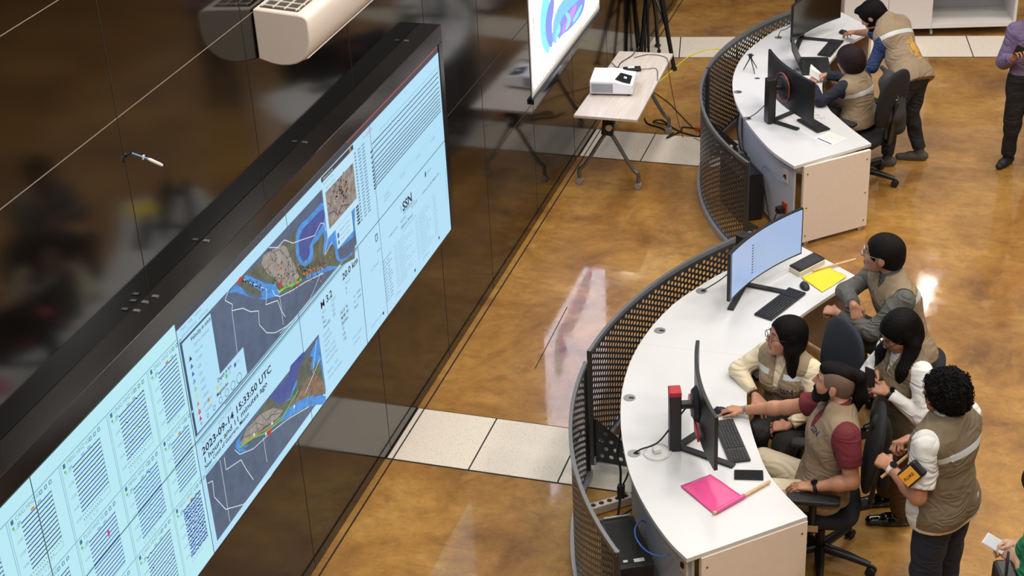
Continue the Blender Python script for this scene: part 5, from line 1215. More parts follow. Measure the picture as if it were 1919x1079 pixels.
            h.ell(H(.100, 0, -.045), (.075, .10, .085), HM, k=.01, op=-1)
        elif hair == 'bob':
            hm = HAIRR; shell(.060, thick=.018); h.ell(H(-.035, 0, -.02), (.092, .098, .105), HM, k=.03); h.ell(H(.10, 0, -.05), (.06, .07, .10), HM, k=.02, op=-1); h.ell(H(-.02, 0, -.165), (.2, .2, .06), HM, k=.012, op=-1)
        elif hair in ('long', 'long_front'):
            shell(.060, thick=.013)
            for s_ in (1, -1):
                h.cap(H(-.01, .072 * s_, .02), H(-.01, .082 * s_, -.07), .026, .030, k=.02, n=hf, flat=1.0)
                if hair == 'long': h.cap(H(-.02, .075 * s_, -.06), nk + l * .10 * s_ + f * (.085 if s_ > 0 else -.03) - u * (.15 if s_ > 0 else .06), .040, .036, k=.03)
                else:
                    q = nk + l * .105 * s_ + f * .075 - u * .05; h.cap(H(-.01, .078 * s_, -.06), q, .038, .046, k=.03); h.cap(q, nk + l * .085 * s_ + f * .125 - u * .25, .046, .030, k=.03)
            h.cap(H(-.07, 0, -.02), nk - f * .075 - u * .16, .055, .05, k=.03, n=f, flat=.7)
            h.cap(H(-.05, .04, -.05), H(-.05, -.04, -.05), .05, k=.03)
            h.ell(H(.10, 0, -.04), (.062, .066, .105), HM, k=.014, op=-1)
        rescale(h, 0)
        def hp_(P, d):
            q = (P - hc.astype(F32)) @ HM.T.astype(F32); a = np.arctan2(q[:, 1], -q[:, 0] + .02); return d + (.0011 * np.sin(a * 58 + 3 * np.sin(q[:, 2] * 20)) + (.004 * np.sin(q[:, 0] * 190) * np.sin(q[:, 1] * 180) * np.sin(q[:, 2] * 170) if hair == 'curly' else 0)).astype(F32)
        h.post = hp_
        vs, qs = h.mesh(.0045 if hair != 'curly' else .005); ho = nmesh('hair', vs, qs, hm, root)
        if hair == 'curly':
            cb_ = MB(); random.seed(11); idx = np.random.RandomState(3).choice(len(vs), 900)
            for i_ in idx:
                p = vs[i_]; nrm = unit(p - hc); q = unit(np.cross(nrm, (random.uniform(-1, 1), random.uniform(-1, 1), random.uniform(-1, 1)))); w_ = np.cross(nrm, q); r_ = random.uniform(.006, .011)
                pts = [p + nrm * (t_ * .0022 - .004) + (q * math.cos(t_ * 1.0) + w_ * math.sin(t_ * 1.0)) * r_ * (1 - t_ * .04) for t_ in range(9)]
                cb_.tube(pts, [.0024] * 8 + [.001], 4)
            cb_.build('curls', hm, ho, smooth=True)
    if hair == 'undercut':
        h = Field(); h.ell(H(-.016, 0, .028), (.0995, .0795, .0875), HM, k=.01); h.ell(H(-.05, 0, -.015), (.060, .058, .062), HM, k=.02); h.ell(H(.112, 0, -.02), (.088, .12, .12), HM, k=.004, op=-1); h.ell(H(.005, .09, -.035), (.028, .03, .042), HM, k=.006, op=-1); h.ell(H(.005, -.09, -.035), (.028, .03, .042), HM, k=.006, op=-1); h.ell(H(-.02, 0, -.15), (.2, .2, .08), HM, k=.01, op=-1)
        rescale(h, 0); vs, qs = h.mesh(.004); o_ = nmesh('shaved_sides', vs, qs, STUB, root); o_['label'] = 'shaved brownish sides of the head'
    if beard == 'full':
        h = Field()
        h.ell(H(.038, 0, -.080), (.050, .052, .040), HM, k=.02); h.ell(H(.066, 0, -.098), (.034, .034, .036), HM, k=.02); h.ell(H(.068, 0, -.120), (.023, .024, .030), HM, k=.02)
        for s_ in (1, -1): h.cap(H(.004, .071 * s_, -.005), H(.018, .064 * s_, -.07), .0075, .016, k=.02); h.cap(H(.018, .062 * s_, -.06), H(.055, .046 * s_, -.088), .016, .02, k=.02)
        h.ell(H(.092, 0, -.020), (.050, .042, .028), HM, k=.01, op=-1)
        h.cap(H(.090, .02, -.044), H(.090, -.02, -.044), .0065, k=.01); h.cap(H(.086, .024, -.046), H(.072, .034, -.08), .008, .012, k=.01); h.cap(H(.086, -.024, -.046), H(.072, -.034, -.08), .008, .012, k=.01)
        h.ell(H(.095, 0, -.0585), (.012, .020, .009), HM, k=.006, op=-1)
        rescale(h, 0); vs, qs = h.mesh(.004); nmesh('beard', vs, qs, HAIRB, root)
    if beard == 'short':
        h = Field(); h.ell(H(.040, 0, -.082), (.046, .046, .036), HM, k=.01); h.ell(H(.068, 0, -.096), (.024, .026, .022), HM, k=.01); h.ell(H(.02, 0, -.045), (.066, .064, .05), HM, k=.01); h.ell(H(.085, 0, -.045), (.03, .03, .026), HM, k=.008, op=-1); h.ell(H(.07, 0, -.005), (.07, .1, .04), HM, k=.008, op=-1); rescale(h, 0)
        vs, qs = h.mesh(.004); nmesh('beard', vs, qs, HAIRB, root)
    if glasses:
        gm = mat('glasses_' + glasses, {'silver': (190, 190, 192), 'black': (20, 20, 22), 'dark': (50, 44, 44)}[glasses], .3, metal=.6 if glasses == 'silver' else 0); q = MB(); rr = .0018 if glasses == 'silver' else .0024
        for s_ in (1, -1):
            c = (.104, .032 * s_, .004); q.tube([H(c[0] - .004 * abs(math.cos(a * .449)) , c[1] + .023 * math.cos(a * .449), c[2] + .017 * math.sin(a * .449)) for a in range(15)], rr, 6); q.tube([H(.098, .055 * s_, .010), H(.05, .076 * s_, .012), H(-.012, .084 * s_, .008)], rr * .9, 6)
        q.tube([H(.106, .010, .008), H(.110, 0, .010), H(.106, -.010, .008)], rr, 6); go = q.build('glasses', gm, root, smooth=True)
    # ---- clothes
    fields = {}
    for gi_, G in enumerate(garments):
        kind = G['kind']; F_ = Field(); m = G['m']; seed = float(gi_ + len(name_label))
        if kind == 'shirt':
            inf = G.get('inf', .012); torso(F_, inf, .05, hip=True)
            for s_ in 'LR':
                S_, E_, Wr = g['sh' + s_], g['el' + s_], g['wr' + s_]; r0 = .056 * (.9 if female else 1) * sc + inf * .6
                if G.get('sleeve', 'long') == 'long': F_.cap(S_, E_, r0, r0 * .86, k=.03); F_.cap(E_, E_ + (Wr - E_) * G.get('cuff', .93), r0 * .86, r0 * .62, k=.02, end=True)
                elif G['sleeve'] == 'short': F_.cap(S_, S_ + (E_ - S_) * G.get('len', .72), r0, r0 * 1.02, k=.03, end=True)
            if G.get('flare'): F_.cap(pv + hips * .07 - u * .02, pv - hips * .07 - u * .02, .110 * sc + G['flare'], k=.05, n=f, flat=.92)
            if G.get('collar', True): F_.cap(nk - u * .02, nk + (H(-.03, 0, -.05) - nk) * .55, .068, .060, k=.01, end=True)
            hem = G.get('hem', -.06); z0 = pv + u * hem; amp = G.get('amp', .0062)
            def post(P, d, z0=z0, amp=amp, seed=seed): return np.maximum(d + amp * folds(P, .62, seed), -((P - z0.astype(F32)) @ u.astype(F32)))
            F_.post = post
        elif kind == 'vest':
            inf = G.get('inf', .026); torso(F_, inf, .05, shw=.92); F_.cap(pv + hips * .06 - u * .04, pv - hips * .06 - u * .04, .118 * sc + inf, k=.05, n=f, flat=.9)
            for s_ in 'LR': F_.cap(g['sh' + s_] - (g['sh' + s_] - shm) * .02, g['el' + s_], .066 * (.92 if female else 1) * sc, .085, k=.01, op=-1)
            F_.cap(nk + u * .0, nk + u * .2 + f * .02, .062, .075, k=.012, op=-1); F_.cap(nk + f * .07, nk + f * .16 - u * G.get('vneck', .16), .040, .008, k=.012, op=-1)
            hem = G.get('hem', -.10); z0 = pv + u * hem; op_ = G.get('open', 0.0)
            def post(P, d, z0=z0, op_=op_, seed=seed):
                Q = P - z0.astype(F32); r_ = np.maximum(d + .0072 * folds(P, .55, seed), -(Q @ u.astype(F32)))
                if op_:
                    Q = P - nk.astype(F32); a = Q @ f.astype(F32); lt = np.abs(Q @ l.astype(F32)); hh = Q @ u.astype(F32); r_ = np.maximum(r_, -np.maximum(lt - (op_ * np.clip(.25 - hh * 1.1, .25, 1.0)), -a + .02).astype(F32) * 1.0 * (-1) * (-1))
                return r_
            F_.post = post
        elif kind == 'trousers':
            inf = G.get('inf', .012); F_.cap(pv + hips * .052 + u * .02, pv - hips * .052 + u * .02, .102 * sc + inf * .5, k=.04, n=f, flat=.88); F_.cap(pv + hips * .055 - u * .03, pv - hips * .055 - u * .03, .104 * sc + inf * .6, k=.04, n=f, flat=.9)
            for s_ in 'LR':
                hp, kn, an = (hL if s_ == 'L' else hR), g['kn' + s_], g['an' + s_]
                F_.cap(hp, kn, .088 * sc + inf, .062 * sc + inf, k=.03); F_.cap(kn, an + (kn - an) * .04, .062 * sc + inf * .8, .050 + inf * .5, k=.02, end=True)
            z0 = pv + u * G.get('waist', .05)
            def post(P, d, z0=z0, seed=seed): return np.maximum(d + .006 * folds(P, .7, seed + 3), np.minimum((P - z0.astype(F32)) @ u.astype(F32), F32(.165) - np.sqrt(((P - pv.astype(F32)) ** 2).sum(1))))
            F_.post = post
        vs, qs = F_.mesh(G.get('vox', .0065)); mi = None; mats_ = [m]
        if kind == 'vest':
            fc = vs[qs].mean(1); Q = fc - shm; a, lt, hh = Q @ f, Q @ l, Q @ u; mi = np.zeros(len(qs), int)
            zs = G.get('strip', -.075); hw = G.get('sw', .019); Qv = (vs - shm) @ u
            for ed in (zs - hw, zs + hw): mv = np.abs(Qv - ed) < .0036; vs[mv] += (ed - Qv[mv])[:, None] * u
            mi[(np.abs(hh - zs) < hw) & (np.abs(lt) > (.05 if G.get('back_strip', True) is False else .0)) & ~((a > 0) & (np.abs(lt) < .055)) & ((a < 0) | (G.get('front', True)))] = 1
            mats_ = [m, STRIP, SEW]
            for pz, hh0 in ((-.20, .075), (-.36, .10)):
                for sg_ in (1, -1):
                    on = (a > .03) & (np.abs(lt - sg_ * .095) < .055) & (np.abs(hh - pz) < hh0 / 2 + .0); inn = (np.abs(lt - sg_ * .095) < .050) & (np.abs(hh - pz) < hh0 / 2 - .005) & ~((np.abs(hh - pz - hh0 * .25) < .0035))
                    mi[on & ~inn & (mi == 0)] = 2
            mi[(np.abs(lt) < .004) & (a > 0) & (mi == 0)] = 2
        elif kind == 'shirt' and G.get('stripes'):
            pass
        o = nmesh(G['name'], vs, qs, mats_, root, mi); fields[G['name']] = (F_, o)
        if G.get('label'): o['label'] = G['label']
        if kind == 'vest':
            def onto(c_, dirv, pts2, m_, nm, up_=None, lift=.002):
                """lay flat marks on the cloth: pts2 list of polygons in (right, up) metres around c_."""
                rt = np.cross(dirv, u) * -1 if False else np.cross(u, dirv); uu = np.cross(dirv, rt); q = MB()
                for poly_ in pts2:
                    P0 = np.array([c_ + rt * x + uu * y + dirv * .16 for x, y in poly_], F32); t_ = np.zeros(len(P0), F32)
                    for _ in range(40): t_ += np.clip(F_.ev(P0 - t_[:, None] * dirv.astype(F32)), -.01, .05) * F32(.7)
                    q.add([tuple(p_) for p_ in (P0 - (t_ - lift)[:, None] * dirv.astype(F32))], [tuple(range(len(P0)))])
                return q.build(nm, m_, o)
            if G.get('ssn'):
                vs_, fs_ = text_tris('SSN', .05, .0008); sx = G['ssn']
                onto(shm + l * sx[0] + u * sx[1], f, [[(vs_[i].x - .04, vs_[i].y) for i in ff] for ff in fs_], mat('navy_print', (28, 34, 66), .6), 'chest_print')
            if G.get('print2'):
                vs_, fs_ = text_tris('Bienestar', .026, .0002); sx = G['print2']; onto(shm + l * sx[0] + u * sx[1], f, [[(vs_[i].x - .05, vs_[i].y) for i in ff] for ff in fs_], mat('brown_print', (70, 60, 50), .6), 'chest_lettering')
            if G.get('emblem'):
                random.seed(9); polys = []
                for _ in range(190):
                    x, y = random.gauss(0, .034), random.gauss(0, .052); x = max(-.07, min(.07, x)); y = max(-.115, min(.115, y)); r_ = random.uniform(.006, .013); n_ = random.choice((3, 4, 5)); a0 = random.uniform(0, 6); polys.append([(x + r_ * math.cos(a0 + 6.283 * i / n_), y + r_ * math.sin(a0 + 6.283 * i / n_)) for i in range(n_)])
                onto(shm - u * .25, -f, polys, mat('gold_print', (198, 152, 70), .6), 'back_emblem')
    # ---- shoes
    if shoes:
        for s_ in 'LR':
            if ('toe' + s_) not in g: continue
            an, toe = g['an' + s_], V3(g['toe' + s_]); d = toe - an; d[2] = 0; L_ = np.linalg.norm(d); d = d / L_; heel = V3((an[0], an[1], toe[2])) - d * .045; F_ = Field(); z = V3((0, 0, 1)); gz = toe[2]
            F_.cap(heel + z * .040, heel + d * .12 + z * .038, .040, .040, k=.02); F_.cap(heel + d * .10 + z * .034, toe - d * .02 + z * .026, .042, .033, k=.02, n=z, flat=.85); F_.cap(heel + d * .04 + z * .04, an + z * (shoes.get('high', .02)), .043, .042, k=.02, end=True)
            def post(P, d_, gz=gz): return np.maximum(d_, gz + .002 - P[:, 2])
            F_.post = post; vs, qs = F_.mesh(.0055); fc = vs[qs].mean(1); mi = (fc[:, 2] < gz + .016).astype(int)
            nmesh('shoe', vs, qs, [shoes['m'], shoes.get('sole', BLKM)], root, mi)
    info = dict(root=root, H=H, hf=hf, hl=hl, hu=hu, f=f, l=l, u=u, g=g, fields=fields)
    return info
def watch(parent, W_, E_, r, m, face=True, name='wristwatch', wd=.022):
    W_, E_ = V3(W_), V3(E_); d = unit(W_ - E_); a = unit(np.cross(d, (0, 0, 1))); b_ = np.cross(a, d); c = E_ + (W_ - E_) * .93; q = MB()
    n = 24
    for off in (0,):
        vs = []
        for i in range(n):
            t = 2 * math.pi * i / n; o_ = a * math.cos(t) + b_ * math.sin(t)
            vs += [tuple(c + o_ * r - d * wd / 2), tuple(c + o_ * r + d * wd / 2), tuple(c + o_ * (r + .003) + d * wd / 2), tuple(c + o_ * (r + .003) - d * wd / 2)]
        q.add(vs, [(4 * i + k, 4 * ((i + 1) % n) + k, 4 * ((i + 1) % n) + (k + 1) % 4, 4 * i + (k + 1) % 4) for i in range(n) for k in range(4)])
    o = q.build(name, m, parent, smooth=True)
    if face: q = MB(); up = b_ if b_[2] > 0 else -b_; p = c + up * (r + .002); q.tube([p, p + up * .008], .020, 20); q.build('watch_case', MATS['lens_glass'], o, smooth=True)
    return o
# ================================================================ THE PEOPLE
WHITEF = mat('white_cotton', (226, 224, 220), .85, bump=.15, bscale=250, wrinkle=.5); CREAMF = mat('cream_knit', (224, 208, 176), .85, bump=.2, bscale=300, wrinkle=.5); GREYF = mat('grey_check_shirt', (92, 92, 88), .85, var=.2, scale=120, bump=.1, bscale=300, wrinkle=.5); NAVY = mat('navy_knit', (22, 28, 44), .85, bump=.2, bscale=250, wrinkle=.5); DENIM = mat('dark_denim', (28, 36, 54), .8, var=.15, scale=50, bump=.2, bscale=300, wrinkle=.5)
BROWNP = mat('brown_trousers', (84, 62, 42), .85, var=.1, bump=.15, bscale=250, wrinkle=.5); BEIGEP = mat('beige_trousers', (206, 192, 164), .85, bump=.15, bscale=250, wrinkle=.5); BLACKT = mat('black_trousers', (26, 24, 24), .85, bump=.15, bscale=250, wrinkle=.5); PURPLE = mat('purple_shirt', (112, 96, 128), .8, bump=.15, bscale=250, wrinkle=.5); GREENF = mat('green_knit', (24, 128, 88), .85, bump=.2, bscale=250, wrinkle=.5); BLUESH = mat('blue_shirt', (44, 62, 104), .85, bump=.15, bscale=250, wrinkle=.5)
PATENT = mat('patent_black', (10, 10, 11), .08, spec=.8); GREYBOOT = mat('grey_boot', (76, 72, 64), .8, var=.1); SOLEG = mat('sole_grey', (130, 126, 116), .7)

# curly-haired man seen from behind
C_ = person('curly-haired person in white short-sleeved shirt and khaki vest, standing with a wooden stick',
  dict(pelvis=(3.56, -.80, .86), neck=(3.53, -.79, 1.375), head=(3.505, -.765, 1.515), shL=(3.445, -.955, 1.315), shR=(3.625, -.625, 1.315), elL=(3.43, -1.03, 1.03), wrL=(3.27, -.875, 1.085), elR=(3.57, -.48, 1.05), wrR=(3.34, -.60, 1.09),
       knL=(3.50, -.90, .45), knR=(3.60, -.73, .45), anL=(3.52, -.90, .09), anR=(3.62, -.74, .09), toeL=(3.38, -.84, 0.0), toeR=(3.47, -.66, 0.0)),
  look=(-.95, .30, -.06), hair='curly', tone=(180, 126, 98), build=1.12, hs=1.02,
  garments=[dict(kind='trousers', name='trousers', m=DENIM), dict(kind='shirt', name='shirt', m=WHITEF, sleeve='short', len=.78, hem=-.085, inf=.020, amp=.005, flare=.046), dict(kind='vest', name='vest', m=VEST2, hem=-.055, inf=.038)],
  hands=dict(L=dict(d=(-.75, .55, .15), back=(-.2, -.5, .8), thumb=(-.3, .5, .7), curl=(1.0, 1.2, .8), tc=.9), R=dict(d=(-.6, -.7, .1), back=(-.3, .3, .9), thumb=(-.6, .2, .6), curl=(1.0, 1.0, .7))), shoes=dict(m=BLKM))
watch(C_['root'], (3.27, -.875, 1.085), (3.43, -1.03, 1.03), .031, WHITEF)
# bearded seated man
B_ = person('bearded person in wine red shirt and khaki vest, seated with a hand on the mouse',
  dict(pelvis=(2.87, -.42, .57), neck=(2.945, -.345, 1.075), head=(2.895, -.315, 1.215), shL=(3.00, -.545, 1.02), shR=(2.89, -.165, 1.00), elL=(3.055, -.625, .775), wrL=(2.845, -.625, .70), elR=(2.62, -.11, .875), wrR=(2.345, -.065, .785),
       knL=(2.54, -.53, .55), knR=(2.50, -.22, .55), anL=(2.52, -.50, .09), anR=(2.46, -.15, .09), toeL=(2.34, -.48, 0), toeR=(2.28, -.12, 0)),
  look=(-.975, .10, .14), hair='undercut', beard='full', tone=(188, 134, 104), build=1.08, vox=.0047,
  garments=[dict(kind='trousers', name='trousers', m=BEIGEP), dict(kind='shirt', name='shirt', m=WINE, sleeve='short', len=.64, hem=-.04, inf=.016, collar=False), dict(kind='vest', name='vest', m=VEST, hem=-.03, inf=.030, ssn=(.07, -.08), strip=-.9)],
  hands=dict(L=dict(d=(-.95, .15, -.12), back=(0, 0, 1), thumb=(0, 1, .1), curl=(.25, .35, .3)), R=dict(d=(-1, .05, -.05), back=(0, .1, 1), thumb=(0, -1, 0), curl=(.35, .45, .3), tc=.2)), shoes=dict(m=BLKM))
watch(B_['root'], (2.845, -.625, .70), (3.06, -.62, .775), .029, BLKM); watch(B_['root'], (2.345, -.065, .785), (2.62, -.11, .875), .027, mat('silver_band', (180, 180, 180), .3, metal=.8), False, 'bracelet', .012)
# seated woman with glasses
W_ = person('long-haired person with glasses in cream sweater and khaki vest, seated at the near desk',
  dict(pelvis=(2.57, .37, .56), neck=(2.545, .365, .955), head=(2.525, .335, 1.09), shL=(2.705, .285, .905), shR=(2.385, .445, .895), elL=(2.745, .15, .72), wrL=(2.60, .03, .645), elR=(2.235, .375, .785), wrR=(2.375, .185, .735),
       knL=(2.60, -.06, .56), knR=(2.42, .02, .56), anL=(2.56, .0, .09), anR=(2.42, .1, .09), toeL=(2.50, -.14, 0), toeR=(2.36, -.04, 0)),
  look=(-.86, -.46, .12), hair='long', tone=(192, 138, 110), female=True, glasses='dark',
  garments=[dict(kind='trousers', name='trousers', m=BLACKT), dict(kind='shirt', name='sweater', m=CREAMF, hem=-.04, cuff=.86, collar=False, inf=.014), dict(kind='vest', name='vest', m=VEST, hem=-.06, inf=.026, ssn=(.085, -.13), print2=(-.09, -.12), vneck=.19, strip=-.03, sw=.014)],
  hands=dict(R=dict(d=(.65, -.5, -.45), back=(.2, -.3, .9), thumb=(.3, -.8, .3), curl=(.4, .4, .3)), L=dict(d=(-.85, .1, -.2), back=(0, -.3, .9), thumb=(.0, .9, .3), curl=(.5, .5, .4))), shoes=dict(m=BLKM))
watch(W_['root'], (2.375, .185, .735), (2.235, .375, .785), .026, BLKM, False, 'bracelet', .012)
# older man leaning on the desk
O_ = person('person with silver glasses in grey shirt and khaki vest, leaning forward with crossed wrists',
  dict(pelvis=(3.22, 1.13, .64), neck=(3.085, 1.15, 1.135), head=(3.005, 1.15, 1.285), shL=(3.175, .965, 1.065), shR=(2.955, 1.325, 1.05), elL=(2.99, .89, .855), wrL=(2.755, 1.03, .895), elR=(2.79, 1.20, .955), wrR=(2.865, .955, 1.00),
       knL=(2.78, .98, .80), knR=(2.86, 1.32, .66), anL=(2.93, 1.02, .40), anR=(2.90, 1.40, .09), toeL=(2.76, 1.0, .30), toeR=(2.72, 1.38, 0)),
  look=(-.985, .08, .05), hair='short', tone=(180, 130, 106), glasses='silver', build=1.05, hs=1.17,
  garments=[dict(kind='trousers', name='trousers', m=BLACKT), dict(kind='shirt', name='shirt', m=GREYF, hem=-.04, inf=.018, cuff=.90), dict(kind='vest', name='vest', m=VEST, hem=-.06, inf=.034, ssn=(.10, -.15), vneck=.22, strip=-.05, front=False)],
  hands=dict(L=dict(d=(-.9, .35, -.1), back=(.0, -.3, .9), thumb=(.2, .8, .4), curl=(1.1, 1.2, .8), tc=.8), R=dict(d=(.35, -.30, -.88), back=(.3, -.85, .3), thumb=(.8, .3, .1), curl=(.35, .4, .3))), shoes=dict(m=BLKM))
# standing woman with phone
S_ = person('long-haired person with black glasses in white blouse and khaki vest, standing with a phone',
  dict(pelvis=(3.27, .04, .83), neck=(3.262, .005, 1.285), head=(3.215, -.02, 1.415), shL=(3.36, -.135, 1.235), shR=(3.145, .135, 1.215), elL=(3.385, -.23, 1.00), wrL=(3.185, -.19, 1.115), elR=(3.045, .145, 1.00), wrR=(3.085, -.045, 1.13),
       knL=(3.27, -.01, .44), knR=(3.17, .17, .44), anL=(3.30, .08, .09), anR=(3.20, .26, .09), toeL=(3.11, .035, 0), toeR=(3.01, .19, 0)),
  look=(-.70, -.48, -.52), hair='long_front', tone=(176, 124, 98), female=True, glasses='black',
  garments=[dict(kind='trousers', name='trousers', m=BROWNP), dict(kind='shirt', name='blouse', m=WHITEF, hem=-.04, cuff=.88, inf=.014), dict(kind='vest', name='vest', m=VEST2, hem=-.13, inf=.028, vneck=.24, strip=-.05, front=False)],
  hands=dict(L=dict(d=(-.95, .25, .1), back=(.1, -.5, .8), thumb=(.1, .5, .8), curl=(.7, .8, .5)), R=dict(d=(-.1, -.95, .1), back=(-.8, .0, .4), thumb=(.2, -.1, .9), curl=(.7, .8, .5))), shoes=dict(m=PATENT))
watch(S_['root'], (3.185, -.19, 1.115), (3.385, -.23, 1.00), .029, BLKM)
# far seated woman, from behind
FW = person('short-haired person in navy sweater and khaki vest, seated at the far desk',
  dict(pelvis=(2.47, 4.97, .56), neck=(2.405, 5.0, .93), head=(2.345, 5.02, 1.06), shL=(2.325, 4.855, .875), shR=(2.46, 5.135, .875), elL=(2.15, 4.745, .785), wrL=(2.065, 4.92, .85), elR=(2.30, 5.28, .80), wrR=(2.12, 5.31, .80),
       knL=(2.12, 5.02, .54), knR=(2.18, 5.28, .54), anL=(2.15, 5.0, .09), anR=(2.2, 5.3, .09), toeL=(2.0, 5.05, 0), toeR=(2.05, 5.36, 0)),
  look=(-.86, .40, -.30), hair='bob', tone=(186, 134, 108), female=True, vox=.006,
  garments=[dict(kind='trousers', name='trousers', m=BLACKT), dict(kind='shirt', name='sweater', m=NAVY, hem=-.04, cuff=.92, inf=.014), dict(kind='vest', name='vest', m=VEST, hem=-.05, inf=.028, strip=-.07)],
  hands=dict(L=dict(d=(-.3, .7, .45), back=(-.5, -.6, .4), thumb=(.4, .3, .8), curl=(.7, .7, .5)), R=dict(d=(-.9, .0, -.15), back=(0, 0, 1), thumb=(0, -.9, .1), curl=(.4, .4, .3))), shoes=dict(m=BLKM))
# far standing man bending over the desk
FM = person('person in blue shirt and khaki vest with golden back emblem, bending over the far desk',
  dict(pelvis=(2.84, 5.47, .80), neck=(2.575, 5.735, 1.175), head=(2.445, 5.765, 1.205), shL=(2.575, 5.56, 1.075), shR=(2.685, 5.875, 1.12), elL=(2.50, 5.50, .83), wrL=(2.43, 5.62, .80), elR=(2.46, 6.06, .935), wrR=(2.265, 6.33, .83),
       knL=(2.70, 5.30, .45), knR=(2.86, 5.48, .45), anL=(2.70, 5.26, .10), anR=(2.96, 5.44, .10), toeL=(2.55, 5.24, 0), toeR=(2.77, 5.42, 0), hipdir=(-.5, -.86, 0)),
  look=(-.78, .18, -.60), hair='short_black', beard='short', tone=(186, 132, 104), vox=.006, build=1.03,
  garments=[dict(kind='trousers', name='trousers', m=BLACKT), dict(kind='shirt', name='shirt', m=BLUESH, hem=-.04, inf=.016, cuff=.15), dict(kind='vest', name='vest', m=VEST, hem=-.10, inf=.032, emblem=True, strip=-.08)],
  hands=dict(L=dict(d=(-.5, .6, .0), back=(-.2, -.5, .8), thumb=(.2, .6, .6), curl=(.5, .6, .4)), R=dict(d=(-.75, .6, -.15), back=(0, .1, 1), thumb=(-.6, -.7, 0), curl=(.4, .45, .3), tc=.2)), shoes=dict(m=GREYBOOT, sole=SOLEG, high=.05))
# man at the right edge
PU = person('person in purple shirt and black trousers, standing at the picture edge holding up a phone',
  dict(pelvis=(3.83, 5.50, .83), neck=(3.83, 5.52, 1.32), head=(3.82, 5.47, 1.47), shL=(4.00, 5.53, 1.24), shR=(3.665, 5.49, 1.24), elL=(4.03, 5.45, .98), wrL=(3.86, 5.26, 1.10), elR=(3.605, 5.45, .97), wrR=(3.675, 5.25, 1.085),
       knL=(3.93, 5.46, .44), knR=(3.73, 5.45, .44), anL=(3.95, 5.50, .09), anR=(3.72, 5.50, .09), toeL=(3.93, 5.33, 0), toeR=(3.65, 5.36, 0)),
  look=(-.15, -.98, -.1), hair='short_black', tone=(176, 124, 98), vox=.0065, build=1.06,
  garments=[dict(kind='trousers', name='trousers', m=BLACKT, waist=.06), dict(kind='shirt', name='shirt', m=PURPLE, hem=.04, inf=.018, cuff=.9)],
  hands=dict(R=dict(d=(.35, -.3, .75), back=(-.5, .6, .4), thumb=(.6, -.2, .4), curl=(.7, .8, .5)), L=dict(d=(-.5, -.2, .5), back=(.5, .5, .3), thumb=(-.2, -.2, .8), curl=(.7, .8, .5))), shoes=dict(m=BLKM))
q = MB(); q.bar((3.70, 5.20, 1.13), (3.73, 5.19, 1.22), .07, .010, up=(0, -1, .1)); o = q.build('smartphone', BLKP, bevel=.003); props(o, 'black phone held up by the man in the purple shirt', 'phone')
q = MB(); q.tube([Vector((3.83, 5.50, .855)) + Vector((.142 * math.cos(a * .2618), .118 * math.sin(a * .2618), 0)) for a in range(25)], .010, 6); bl = q.build('belt', BLKP, PU['root'], smooth=True); q = MB(); q.box((3.815, 5.372, .855), (.04, .01, .03)); q.build('belt_buckle', MATS['chrome'], bl)
# person in green, mostly beyond the frame
GR = person('person in green cardigan at the picture edge, typing on a pale pink phone',
  dict(pelvis=(4.12, -1.42, .84), neck=(4.09, -1.40, 1.29), head=(4.035, -1.375, 1.44), shL=(4.02, -1.57, 1.22), shR=(4.14, -1.24, 1.22), elL=(4.00, -1.62, .98), wrL=(3.945, -1.475, 1.055), elR=(4.10, -1.22, .98), wrR=(3.95, -1.36, 1.075),
       knL=(4.05, -1.5, .44), knR=(4.1, -1.34, .44), anL=(4.1, -1.52, .09), anR=(4.13, -1.34, .09), toeL=(3.96, -1.48, 0), toeR=(3.98, -1.29, 0)),
  look=(-.85, .30, -.45), hair='bob', tone=(206, 160, 134), female=True,
  garments=[dict(kind='trousers', name='trousers', m=BLACKT), dict(kind='shirt', name='cardigan', m=GREENF, hem=-.12, cuff=.72, inf=.02)],
  hands=dict(L=dict(d=(-.7, .55, .15), back=(-.2, -.75, .5), thumb=(.1, .3, .9), curl=(.55, .7, .5), tc=.6), R=dict(d=(-.85, -.2, .1), back=(.2, .6, .7), thumb=(-.2, -.5, .7), curl=(.6, .7, .5), tc=.6)), shoes=dict(m=BLKM))
p = thing('smartphone', 'pale pink phone in the hands of the person in green', 'phone', (3.86, -1.41, 1.07))
q = MB(); A_, B2 = Vector(aty(1845, 1007, -1.39)), Vector(aty(1884, 1030, -1.43)); q.bar(A_, B2, .068, .009, up=(-.3, -.3, .9)); q.build('case', mat('pink_case', (232, 206, 206), .3), p, bevel=.004)
q = MB(); n_ = Vector((-.3, -.3, .9)).normalized(); dd = (B2 - A_).normalized(); n_ = (n_ - dd * n_.dot(dd)).normalized(); q.bar(A_.lerp(B2, .06) + n_ * .005, A_.lerp(B2, .94) + n_ * .005, .060, .0014, up=tuple(n_)); q.build('screen', mat('phone_grey_screen', (96, 110, 116), .2), p)
hb = thing('handbag', 'black handbag hanging beside the person in green', 'bag', (3.95, -1.62, .86)); c = aty(1886, 1068, -1.55)
q = MB(); q.box((c.x, c.y, c.z - .09), (.10, .16, .20), Matrix.Rotation(.3, 3, 'Z')); q.build('body', BLKP, hb, bevel=.02); q = MB(); q.tube(spline([(c.x, c.y - .05, c.z), (c.x, c.y - .03, c.z + .08), (c.x, c.y + .04, c.z + .08), (c.x, c.y + .06, c.z)], 5), .006, 8); q.build('handle', BLKM, hb, smooth=True)
